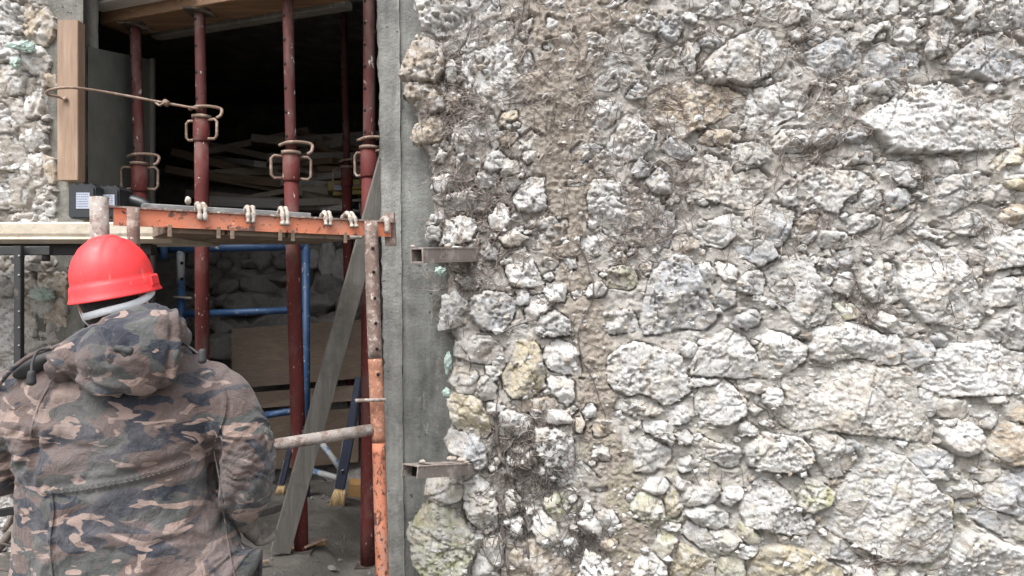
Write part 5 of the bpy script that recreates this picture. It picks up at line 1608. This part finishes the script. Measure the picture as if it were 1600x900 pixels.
for i, (px, py, r, m, lb) in enumerate(lit):
    c = on_floor(px, py); c[2] = float(ground_h(np.array(c[0]), np.array(c[1]))) + r * 0.35
    tag(rock(c, r, 500 + i, (1.2, 1, .7), 'floor_stone', m), lb, 'stone', 'loose stones on the doorway floor')
a, b = on_floor(474, 858), on_floor(507, 846); a[2] += .008; b[2] += .01
tag(mk('wood_offcut', *bar(a, b, 0.03, 0.008), M_RUSTY, smooth=False), 'thin brown offcut lying beside the foot of the third prop', 'offcut')
a, b = on_floor(396, 808), on_floor(438, 796); a[2] += .018; b[2] += .02
tag(mk('wood_offcut', *bar(a, b, 0.07, 0.03), M_GREYWOOD, smooth=False), 'grey offcut of board lying by the worker glove', 'offcut')
a, b = on_floor(380, 888), on_floor(420, 882); a[2] += .012; b[2] += .012
tag(mk('wood_offcut', *bar(a, b, 0.014, 0.012), M_RUSTY, smooth=False), 'dark splinter of wood at the hem of the jacket', 'offcut')
# grit on the doorway floor
r2 = np.random.RandomState(12)
n = 800
gx_, gy_ = r2.uniform(-1.7, -0.48, n), r2.uniform(2.5, 4.2, n)
rad = 0.0015 + 0.009 * r2.rand(n) ** 6
base = np.array([(1, 0, 0), (-1, 0, 0), (0, 1, 0), (0, -1, 0), (0, 0, 1), (0, 0, -1)], float)
fc = np.array([(0, 2, 4), (2, 1, 4), (1, 3, 4), (3, 0, 4), (2, 0, 5), (1, 2, 5), (3, 1, 5), (0, 3, 5)])
V = base[None] * rad[:, None, None] * r2.uniform(0.6, 1.3, (n, 6, 1)) + np.stack([gx_, gy_, ground_h(gx_, gy_) + rad * 0.3], -1)[:, None]
o = mk('grit', V.reshape(-1, 3), (fc[None] + 6 * np.arange(n)[:, None, None]).reshape(-1, 3), M_RUBBLE, None, False)
o['kind'] = 'stuff'

# lower left corner: trestle leg, sticks, pale stone
lt = thing('grey_trestle', 'grey steel trestle end with a blue strip at the lower left corner', 'trestle', P(25, 900, 2.25))
mk('blue_strip', *bar(P(32, 790, 2.25), P(28, 745, 2.25), 0.012, 0.01, up=(0, 1, 0)), M_BLUE, lt, smooth=False)
mk('top_bar', *bar(P(-60, 811, 2.22), P(38, 795, 2.25), 0.02, 0.022), M_BLACK, lt, smooth=False)
a = P(30, 795, 2.26); b = a.copy(); b[2] = 0.3
mk('leg', *bar(b, a, 0.018, 0.018, up=(0, 1, 0)), M_STEEL, lt, smooth=False)
for i, (a, b, r, lb) in enumerate([(P(-40, 905, 2.30), P(30, 815, 2.35), 0.016, 'thick bare branch rising at the lower left corner'), (P(-30, 866, 2.25), P(42, 884, 2.30), 0.005, 'thin bare twig crossing the lower left corner'),
                                   (P(-20, 890, 2.2), P(40, 908, 2.25), 0.004, 'pale thin twig lowest at the left corner'), (P(-20, 850, 2.3), P(45, 868, 2.35), 0.0045, 'thin brown twig highest at the left corner'), (P(8, 830, 2.4), P(20, 790, 2.4), 0.012, 'short stub of branch by the pale stone')]):
    pts = smooth_line([a, a + (b - a) * 0.4 + np.array((0.01, 0, 0.012)), b], 10)
    tag(mk('stick', *tube(pts, np.linspace(r, r * 0.75, 10), 8), M_ROOT), lb, 'stick', 'dry sticks at the lower left corner')

# ------------------------------------------------------------------ the worker, seen from behind
person = thing('person', 'worker seen from behind in a red hard hat and hooded camouflage jacket', 'person', (-1.0, 1.87, 0))
PD = 1.87
def ringloft(rows, seg=40, ex=2.4):
    V, fcs = [], []
    for (py, l, r_, D, ry) in rows:
        c = P((l + r_) / 2, py, D); rx = (r_ - l) / 2 * D / F
        for j in range(seg):
            a = 2 * math.pi * j / seg
            ca, sa = math.cos(a), math.sin(a)
            V.append((c[0] + rx * abs(ca) ** (2 / ex) * math.copysign(1, ca), c[1] + ry * abs(sa) ** (2 / ex) * math.copysign(1, sa), c[2]))
    n = len(rows)
    for i in range(n - 1):
        for j in range(seg):
            k = (j + 1) % seg
            fcs.append((i * seg + j, (i + 1) * seg + j, (i + 1) * seg + k, i * seg + k))
    fcs.append(tuple(range(seg)))
    fcs.append(tuple(range(n * seg - 1, (n - 1) * seg - 1, -1)))
    return np.array(V), fcs
def ctube(pts, rad, seg=24, n=24):
    """smooth closed tube with rounded ends; pts are world points"""
    pts = np.asarray(pts, float); rad = np.asarray(rad, float)
    sp = smooth_line(np.hstack([pts, rad[:, None]]), n)
    p, r = sp[:, :3], np.maximum(sp[:, 3], 0.002)
    a, b = p[0] - p[1], p[-1] - p[-2]
    a /= np.linalg.norm(a); b /= np.linalg.norm(b)
    p = np.vstack([p[0] + a * r[0] * 0.6, p[0] + a * r[0] * 0.35, p, p[-1] + b * r[-1] * 0.35, p[-1] + b * r[-1] * 0.6])
    r = np.concatenate([[r[0] * 0.35, r[0] * 0.8], r, [r[-1] * 0.8, r[-1] * 0.35]])
    return tube(p, r, seg)
def ellip(c, rad, rot=None, sub=4):
    bm = bmesh.new(); bmesh.ops.create_icosphere(bm, subdivisions=sub, radius=1)
    V = np.array([v.co[:] for v in bm.verts]); fcs = [tuple(v.index for v in f.verts) for f in bm.faces]
    bm.free()
    V = V * np.asarray(rad)
    if rot is not None:
        V = V @ np.array(rot).T
    return V + np.asarray(c), fcs
def rotm(rx=0, ry=0, rz=0):
    return np.array((Matrix.Rotation(R(rz), 3, 'Z') @ Matrix.Rotation(R(ry), 3, 'Y') @ Matrix.Rotation(R(rx), 3, 'X')))
def fuse(shapes, voxel, smooth_it=3):
    """union of closed shapes as one continuous surface: returns verts, quads, normals"""
    mb = MB()
    for v, f in shapes:
        mb.add(v, f)
    me = bpy.data.meshes.new('tmp')
    me.from_pydata([tuple(v) for v in mb.v], [], mb.f)
    ob = bpy.data.objects.new('tmp', me); COL.objects.link(ob)
    m = ob.modifiers.new('r', 'REMESH'); m.mode = 'VOXEL'; m.voxel_size = voxel
    if smooth_it:
        s_ = ob.modifiers.new('s', 'SMOOTH'); s_.factor = 0.6; s_.iterations = smooth_it
    dg = bpy.context.evaluated_depsgraph_get()
    ev = ob.evaluated_get(dg).to_mesh()
    V = np.empty(len(ev.vertices) * 3); ev.vertices.foreach_get('co', V); V = V.reshape(-1, 3)
    Nn = np.empty(len(ev.vertices) * 3); ev.vertices.foreach_get('normal', Nn); Nn = Nn.reshape(-1, 3)
    q = np.array([tuple(p.vertices) for p in ev.polygons if len(p.vertices) == 4])
    bpy.data.objects.remove(ob); bpy.data.meshes.remove(me)
    return V, q, Nn
def pix(V):
    return 800 + V[:, 0] / V[:, 1] * F, 450 - (V[:, 2] - EYE) / V[:, 1] * F

TORSO = [(534, 150, 262, 1.90, .085), (552, 100, 292, 1.895, .105), (572, 52, 322, 1.89, .125), (604, 16, 352, 1.88, .14), (650, 14, 350, 1.87, .15), (700, 38, 338, 1.87, .15),
         (745, 45, 330, 1.87, .145), (800, 42, 345, 1.87, .155), (850, 38, 366, 1.87, .165), (900, 36, 386, 1.87, .172), (965, 36, 392, 1.87, .175)]
ARM_R = [P(300, 606, 1.88), P(345, 632, 1.88), P(372, 680, 1.87), P(380, 730, 1.87), P(380, 770, 1.88), P(383, 803, 1.915)]
ARM_RR = [.075, .084, .075, .067, .059, .033]
ARM_L = [P(60, 606, 1.88), P(16, 640, 1.87), P(-6, 690, 1.86), P(-10, 728, 1.88), P(-32, 735, 1.99), P(-66, 705, 2.13)]
ARM_LR = [.075, .088, .083, .075, .062, .042]

# body: one continuous surface (head, neck, trunk, arms, hands, legs)
HC = P(178, 462, 1.93); HR = rotm(5, -9, 4)
def H2W(p): return (np.asarray(p) * np.array((0.92, 0.88, 1.0))) @ HR.T + HC
hv, hf = ellip((0, 0, 0), (1, 1, 1), sub=5)
z = hv[:, 2]
head = hv * np.array((0.077, 0.098, 0.118))
jaw = sstep(0.0, -0.9, z)
head[:, 0] *= 1 - 0.30 * jaw
head[:, 1] = head[:, 1] * (1 - 0.18 * jaw) + 0.018 * jaw
fx, fy, fz = head[:, 0], head[:, 1], head[:, 2]
front = sstep(0.02, 0.07, fy)
def gs(cx, cz, sx, sz): return np.exp(-((fx - cx) / sx) ** 2 - ((fz - cz) / sz) ** 2) * front
head[:, 1] += 0.026 * gs(0, -0.022, .012, .020) + 0.010 * gs(0, 0.002, .008, .022) - 0.011 * (gs(.031, 0.006, .016, .011) + gs(-.031, 0.006, .016, .011)) \
    + 0.006 * (gs(.030, 0.026, .020, .008) + gs(-.030, 0.026, .020, .008)) + 0.007 * gs(0, -0.056, .022, .006) + 0.007 * gs(0, -0.068, .019, .006) - 0.004 * gs(0, -0.062, .022, .003) + 0.008 * gs(0, -0.098, .018, .014)
shapes = [(H2W(head), hf)]
for s_ in (-1, 1):                                           # ears and eyeballs
    v, f = ellip((0, 0, 0), (0.010, 0.021, 0.034), rotm(-12, 0, 14 * s_), 3)
    shapes.append((H2W(v + np.array((0.081 * s_, -0.012, -0.010))), f))
    v, f = ellip((0.081 * s_, -0.008, -0.038), (0.007, 0.010, 0.011), None, 3)
    shapes.append((H2W(v), f))
    v, f = ellip((0.031 * s_, 0.083, 0.005), (0.012, 0.011, 0.010), None, 3)
    shapes.append((H2W(v), f))
neck = np.array(H2W((0, -0.012, -0.06)))
shapes.append(ctube([neck, neck + (P(190, 530, 1.90) - neck) * 0.6, P(190, 560, 1.90)], [.058, .060, .075]))
shapes.append(ringloft([(py, l + 22, r_ - 22, D, ry - .03) for (py, l, r_, D, ry) in TORSO[1:]]))
shapes.append(ctube(ARM_R, [r_ * 0.66 for r_ in ARM_RR])); shapes.append(ctube(ARM_L, [r_ * 0.66 for r_ in ARM_LR]))
hipz = 0.78
for s_, px in ((-1, 145), (1, 275)):
    x = (px - 800) / F * PD
    shapes.append(ctube([(x, 1.88, hipz + 0.08), (x, 1.88, 0.62), (x + 0.01 * s_, 1.89, 0.42), (x + 0.015 * s_, 1.87, 0.10)], [.10, .088, .062, .045]))
    shapes.append(ctube([(x + 0.015 * s_, 1.86, 0.05), (x + 0.03 * s_, 2.03, 0.035)], [.04, .035], n=8))
def hand(wrist, fwd, side, scale=1.0, grow=0.0):
    """palm, four bent fingers and a thumb; fwd runs along the palm, side towards the thumb"""
    fwd = np.asarray(fwd, float); fwd /= np.linalg.norm(fwd)
    side = np.asarray(side, float); side -= fwd * fwd.dot(side); side /= np.linalg.norm(side)
    nrm_ = np.cross(fwd, side)
    out = []
    B3 = np.stack([fwd, side, nrm_], 1)
    v, f = ellip((0, 0, 0), (0.052 + grow, 0.042 + grow, 0.018 + grow), None, 3)
    out.append((v @ B3.T + wrist + fwd * 0.045, f))
    out.append(ctube([wrist - fwd * 0.03, wrist + fwd * 0.03], [.027 + grow, .03 + grow], n=6))
    for i, (o_, L) in enumerate(((0.030, .070), (0.010, .080), (-0.010, .074), (-0.029, .058))):
        b = wrist + fwd * (0.085 - 0.003 * abs(i - 1)) + side * o_
        c1, c2, c3 = 0.35 + 0.1 * i, 1.05 + 0.1 * i, 1.7 + 0.08 * i
        p = [b]
        for k, (ln, an) in enumerate(((.45, c1), (.32, c2), (.23, c3))):
            p.append(p[-1] + (fwd * math.cos(an) + nrm_ * math.sin(an)) * ln * L * scale)
        out.append(ctube(p, [.0095 + grow, .009 + grow, .0085 + grow, .0075 + grow], 12, 12))
    tb = wrist + fwd * 0.025 + side * 0.034
    out.append(ctube([tb, tb + fwd * 0.03 + side * 0.022, tb + fwd * 0.055 + side * 0.026 + nrm_ * 0.018], [.013 + grow, .011 + grow, .009 + grow], 12, 10))
    return out
WR, WL_ = P(382, 806, 1.915), P(-70, 702, 2.15)
FR, SR = (0.0, 0.62, -0.78), (-0.55, 0.45, 0.5)
FL, SL = (-0.05, 0.85, 0.35), (0.5, 0.1, 0.7)
shapes += hand(WR, FR, SR) + hand(WL_, FL, SL)
V, q, nn = fuse(shapes, 0.006, 2)
body = mk('body', V, q, M_SKIN, person)
for nm, wr, fw, sd in (('glove', WR, FR, SR), ('glove', WL_, FL, SL)):
    V, q, nn = fuse(hand(wr, fw, sd, 1.0, 0.0022), 0.0036, 2)
    V = V + nn * (0.004 * (fbm3(V, 60, 3, 3) - 0.5))[:, None]
    mk(nm, V, q, M_GLOVE, person)
# trousers and boots
for s_, px in ((-1, 145), (1, 275)):
    x = (px - 800) / F * PD
    v, f = ctube([(x - 0.012 * s_, 1.88, hipz + 0.10), (x, 1.88, 0.62), (x + 0.01 * s_, 1.89, 0.42), (x + 0.015 * s_, 1.875, 0.12)], [.128, .112, .088, .080], 28, 40)
    v = v + 0.02 * (np.stack([fbm3(v, 14, 3), fbm3(v, 14, 4), 0.5 + 0 * v[:, 0]], 1) - 0.5)
    mk('trouser_leg', v, f, M_TROUSER, person)
    V, q, nn = fuse([ctube([(x + 0.015 * s_, 1.86, 0.16), (x + 0.015 * s_, 1.86, 0.05)], [.058, .056], n=8), ctube([(x + 0.015 * s_, 1.86, 0.052), (x + 0.022 * s_, 1.96, 0.050), (x + 0.03 * s_, 2.05, 0.042)], [.052, .05, .042], n=12),
                     aabb(x - 0.035, x + 0.065, 1.80, 2.085, 0.0, 0.028) if s_ > 0 else aabb(x - 0.065, x + 0.035, 1.80, 2.085, 0.0, 0.028)], 0.007, 3)
    mk('boot', V, q, M_BOOT, person)

# hair
v, f = ellip((0, 0, 0), (1, 1, 1), None, 5)
hr = v * np.array((0.0790, 0.103, 0.121)) + np.array((0, -0.006, 0.002))
keep_out = sstep(0.02, 0.06, hr[:, 1]) * sstep(0.06, 0.02, hr[:, 2])
low = sstep(-0.085, -0.11, hr[:, 2])
hr *= (1 - 0.16 * np.maximum(keep_out, low))[:, None]
hr += v * (0.008 * (fbm3(hr, 90, 4, 3) - 0.4))[:, None] * (1 - keep_out)[:, None]
hr[:, 0] *= 1 - 0.12 * sstep(-0.01, -0.10, hr[:, 2])
mk('hair', H2W(hr), f, M_HAIR, person)

# jacket
coll = [ctube([P(118, 556, 1.84), P(180, 528, 1.775), P(250, 522, 1.80), P(278, 530, 1.92), P(240, 540, 2.0), P(160, 548, 2.0), P(112, 556, 1.93), P(118, 556, 1.84)], [.03] * 8, 18, 60)]
V, q, nn = fuse([ringloft(TORSO), ctube(ARM_R, ARM_RR, 28, 40), ctube(ARM_L, ARM_LR, 28, 40)] + coll, 0.0055, 6)
px, py = pix(V)
def ridged(a, b, seed, octs=2): return 1 - np.abs(2 * fbm2(a, b, seed, octs) - 1)
X_, Z_ = V[:, 0] + 0.35 * V[:, 1], V[:, 2]
w1 = fbm3(V, 5, 21, 2) - 0.5
u1 = X_ * 0.85 + Z_ * 0.5 + 0.25 * w1; v1 = Z_ * 0.85 - X_ * 0.5 + 0.25 * w1
disp = 0.026 * (fbm3(V, 4.5, 22, 2) - 0.5)
disp += 0.015 * (ridged(u1 * 4.5, v1 * 12, 23) - 0.7)
disp += 0.010 * (ridged(u1 * 11, v1 * 24 + 3, 24) - 0.7) * sstep(0.35, 0.6, fbm3(V, 6, 25, 2))
u2 = X_ * 0.8 - Z_ * 0.6 + 0.2 * w1; v2 = Z_ * 0.8 + X_ * 0.6 + 0.2 * w1
disp += 0.010 * (ridged(u2 * 5, v2 * 13, 26) - 0.7) * sstep(680, 780, py)
# gathered sleeves
sl_r = sstep(338, 358, px) * sstep(650, 690, py) * sstep(860, 800, py)
sl_l = sstep(55, 30, px) * sstep(650, 680, py)
ph = V[:, 2] * 95 + 26 * (fbm3(V, 9, 27, 3) - 0.5) + 9 * (px - 380) / 40 * 0.25
disp += (sl_r + 0.5 * sl_l) * 0.0072 * (np.abs(np.sin(ph)) ** 0.7 - 0.5) * (0.5 + fbm3(V, 12, 28, 2))
# creases radiating from the armpit
for (ax_, ay_, sg) in ((338, 700, 1), (44, 705, -1)):
    an = np.arctan2(py - ay_, (px - ax_)); rr_ = np.hypot(px - ax_, py - ay_)
    disp += 0.011 * (ridged(an * 2.4 + 0.012 * rr_, rr_ / 160, 31 + sg) - 0.68) * np.exp(-rr_ / 85) * sstep(4, 22, rr_)
    disp -= 0.020 * np.exp(-(((px - ax_ + 4 * sg) / 9) ** 2)) * sstep(670, 700, py) * sstep(800, 730, py) * (V[:, 1] < 1.87)
# waist channel with a raised seam
SEAM = [(70, 768), (110, 765), (160, 757), (215, 746), (265, 732), (305, 718), (332, 704)]
back = (V[:, 1] < 1.86) & (px > 40) & (px < 350)
ds = np.where(back, seg_dist(px, py, SEAM, False), 99)
disp += 0.0040 * np.exp(-(ds / 5.5) ** 2) - 0.004 * np.exp(-((ds - 10) / 6) ** 2) + 0.006 * np.exp(-((ds - 24) / 12) ** 2) * (fbm3(V, 16, 33, 2))
SEAMS = [[(80, 768), (84, 800), (78, 850), (84, 915)], [(334, 704), (345, 760), (352, 820), (362, 880), (372, 915)], [(330, 580), (350, 610), (352, 645), (336, 690)], [(84, 590), (58, 640), (46, 690)]]
for sm in SEAMS:
    d2 = np.where(V[:, 1] < 1.87, seg_dist(px, py, sm, False), 99)
    disp += 0.003 * np.exp(-(d2 / 3.0) ** 2) - 0.003 * np.exp(-((d2 - 6) / 3) ** 2)
# the hem lifts and flares at the right
hem = sstep(820, 900, py) * sstep(300, 390, px)
V = V + nn * disp[:, None]
V[:, 0] += 0.022 * hem; V[:, 2] += 0.15 * sstep(835, 968, py) * sstep(310, 400, px) * (V[:, 1] < 1.95)
jacket = mk('jacket', V, q, M_CAMO, person)
JV = V.copy()
# hood hanging at the back
hs_ = [ellip(P(238, 556, 1.755), (.066, .066, .082)), ellip(P(185, 592, 1.73), (.095, .05, .046), rotm(0, 6, 0)), ellip(P(205, 556, 1.735), (.116, .072, .092), rotm(0, 8, 0)), ellip(P(238, 522, 1.775), (.076, .070, .062), rotm(0, -10, 0)), ellip(P(214, 520, 1.785), (.070, .060, .054)), ellip(P(195, 590, 1.725), (.082, .05, .050)),
       ellip(P(136, 558, 1.765), (.105, .052, .050), rotm(0, -20, 0)), ctube([P(92, 562, 1.80), P(145, 532, 1.775), P(200, 506, 1.79), P(240, 497, 1.82), P(276, 515, 1.86)], [.026, .032, .036, .036, .034], 18, 40)]
V, q, nn = fuse(hs_, 0.0045, 7)
px, py = pix(V)
w1 = fbm3(V, 7, 41, 2) - 0.5
u1 = V[:, 0] * 0.8 - V[:, 2] * 0.6 + 0.25 * w1; v1 = V[:, 2] * 0.8 + V[:, 0] * 0.6 + 0.25 * w1
disp = 0.020 * (fbm3(V, 9, 42, 2) - 0.5) + 0.014 * (ridged(u1 * 6, v1 * 15, 43) - 0.7) + 0.005 * (ridged(v1 * 16, u1 * 26, 44) - 0.7)
for sm in ([(273, 486), (277, 540), (270, 585), (255, 612)], [(160, 512), (172, 545), (170, 560)], [(70, 552), (110, 585), (140, 610), (185, 624)]):
    d2 = seg_dist(px, py, sm, False)
    disp += 0.005 * np.exp(-(d2 / 3.5) ** 2) - 0.006 * np.exp(-((d2 - 8) / 4) ** 2)
for (x_, y_) in ((194, 546),):
    disp -= 0.012 * np.exp(-((px - x_) ** 2 + (py - y_) ** 2) / 140) * (V[:, 1] < 1.76)
V = V + nn * disp[:, None]
hood = mk('hood', V, q, M_CAMO, jacket)
hood.matrix_parent_inverse = Matrix.Identity(4)
HV = V.copy()
ALLV = np.vstack([JV, HV])
APX = np.stack(pix(ALLV), 1)
def on_back(px, py, lift=0.002):
    """the point of the jacket that shows at this place of its back"""
    d2 = np.hypot(APX[:, 0] - px, APX[:, 1] - py)
    i = np.argsort(d2)[:60]
    i = i[d2[i] < 7] if (d2[i] < 7).any() else i[:6]
    D = np.sort(ALLV[i, 1])[:4].mean()
    return P(px, py, D - lift)
def jk(name, v, f, m, kind=None):
    o = mk(name, v, f, m, jacket)
    o.matrix_parent_inverse = Matrix.Identity(4)
    if kind:
        o['kind'] = kind
    return o
stm = MB()
for off in (-3.2, 3.0):
    pts = smooth_line(SEAM, 74)
    for a, b in zip(pts[:-1:2], pts[1::2]):
        stm.add(*tube([on_back(a[0], a[1] + off, 0.0012), on_back(b[0], b[1] + off, 0.0008)], 0.00075, 4))
jk('stitching', np.array(stm.v), stm.f, M_THREAD, 'stuff')
for sm in SEAMS:
    pts = smooth_line(sm, 22)
    w_ = np.array([on_back(a, b, 0.0006) for a, b in pts])
    w_[1:-1] = (w_[:-2] + w_[1:-1] + w_[2:]) / 3
    jk('seam_edge', *tube(w_, 0.0016, 6), M_CAMO)
# dark lining and edge of the open collar at the left
w_ = smooth_line([P(-6, 606, 1.80), P(18, 578, 1.765), P(48, 556, 1.755), P(90, 541, 1.76), P(140, 524, 1.77)], 24)
jk('collar_edge', *tube(w_, 0.0055, 8), M_CAMO)
lv, lf = ellip(P(56, 570, 1.80), (.060, .03, .024), rotm(0, -28, 0), 4)
jk('collar_lining', lv, lf, M_CORD)
# cords with toggles
def toggle(px, py, D, s_=1.0):
    c = P(px, py, D)
    jk('toggle', *ctube([c + np.array((0, 0, .012 * s_)), c - np.array((0, 0, .012 * s_))], [.008 * s_, .0105 * s_], 12, 6), M_CORD)
jk('cord', *tube(smooth_line([P(78, 545, 1.75), P(60, 548, 1.735), P(51, 565, 1.715), P(49, 584, 1.70)], 16), 0.0035, 8), M_CORD)
toggle(49, 590, 1.695)
jk('cord', *tube(smooth_line([P(283, 536, 1.80), P(297, 543, 1.77), P(311, 553, 1.745)], 12), 0.003, 8), M_CORD)
toggle(316, 556, 1.735)
c = on_back(194, 546, 0.004)
jk('toggle', *ctube([c + np.array((-.018, 0, .003)), c + np.array((.016, 0, -.004))], [.008, .010], 12, 6), M_CORD)
jk('toggle', *ctube([c + np.array((-.004, 0, .004)), c + np.array((.004, 0, -.014))], [.009, .007], 12, 6), M_CORD)

# hard hat
HM = P(176.5, 437, 1.93); HRm = rotm(6, -9.0, 3)
def helm(p): return np.asarray(p) @ HRm.T + HM
nt_, nr = 112, 34
V = []
prof = []
for i in range(nr):
    t = i / (nr - 1) * math.pi / 2
    prof.append((math.sin(t) ** 0.90, math.cos(t) ** 0.95 if t < math.pi / 2 else 0.0, 0))
prof += [(1.035, -0.004, 1), (1.055, -0.010, 1), (1.07, -0.024, 1), (1.095, -0.034, 1), (1.125, -0.040, 1), (1.13, -0.043, 1), (1.115, -0.0445, 1), (1.06, -0.038, 1), (1.0, -0.022, 1), (0.95, 0.0, 1)]
a_, b_, h_ = 0.0945, 0.114, 0.113
for (r_, z_, k) in prof:
    for j in range(nt_):
        th = 2 * math.pi * j / nt_
        ct, st_ = math.cos(th), math.sin(th)
        pk = max(0.0, st_) ** 3 * 0.35 * max(0, (r_ - 1.03) / 0.075) if k else 0       # the peak at the front (+y)
        x, y = a_ * r_ * ct, b_ * (r_ + pk) * st_
        z = z_ * (h_ if not k else 1.0) - 0.25 * pk * 0.08
        if not k:
            rdg = 0.0040 * (1 - sstep(0.022, 0.028, np.abs(x))) * (1 - 0.6 * (1 - z_))
            fl = 0.0030 * (sstep(0.050, 0.055, np.abs(x)) - sstep(0.082, 0.090, np.abs(x))) * z_
            z += float(rdg - fl)
        V.append((x, y, z))
n = len(prof)
fcs = [(i * nt_ + j, (i + 1) * nt_ + j, (i + 1) * nt_ + (j + 1) % nt_, i * nt_ + (j + 1) % nt_) for i in range(n - 1) for j in range(nt_)]
hat = mk('hard_hat', helm(np.array(V)), fcs, M_HELMET, person)
for s_ in (-1, 1):
    v, f = bar((0.101 * s_, -0.020, -0.016), (0.101 * s_, 0.022, -0.016), 0.010, 0.030, ch=0.004)
    o = mk('side_slot', helm(v), f, M_HELMET, hat, smooth=False); o.matrix_parent_inverse = Matrix.Identity(4)
# white cradle band below the shell, with small holes
BC = P(186, 472, 1.93); BR = rotm(15, -15, 3)
V = []
m_ = 72
for (k, zz) in ((1.0, 0.011), (1.035, 0.010), (1.05, -0.010), (1.015, -0.012)):
    for j in range(m_):
        th = 2 * math.pi * j / m_
        V.append((0.082 * k * math.cos(th), 0.100 * k * math.sin(th), zz * 0.85 + 0.003 * math.sin(3 * th)))
fcs = [(i * m_ + j, ((i + 1) % 4) * m_ + j, ((i + 1) % 4) * m_ + (j + 1) % m_, i * m_ + (j + 1) % m_) for i in range(4) for j in range(m_)]
o = mk('cradle_band', np.array(V) @ BR.T + BC, fcs, M_WHITEBAND, hat); o.matrix_parent_inverse = Matrix.Identity(4)
o = mk('chin_strap', *tube(smooth_line([H2W((-0.090, -0.018, 0.02)), H2W((-0.093, -0.012, -0.03)), H2W((-0.085, 0.0, -0.065)), H2W((-0.05, 0.05, -0.115)), H2W((0.0, 0.07, -0.135)), H2W((0.05, 0.05, -0.115)), H2W((0.085, 0.0, -0.065)), H2W((0.09, -0.012, 0.0))], 40), 0.003, 8), M_WHITEBAND, hat)
o.matrix_parent_inverse = Matrix.Identity(4)
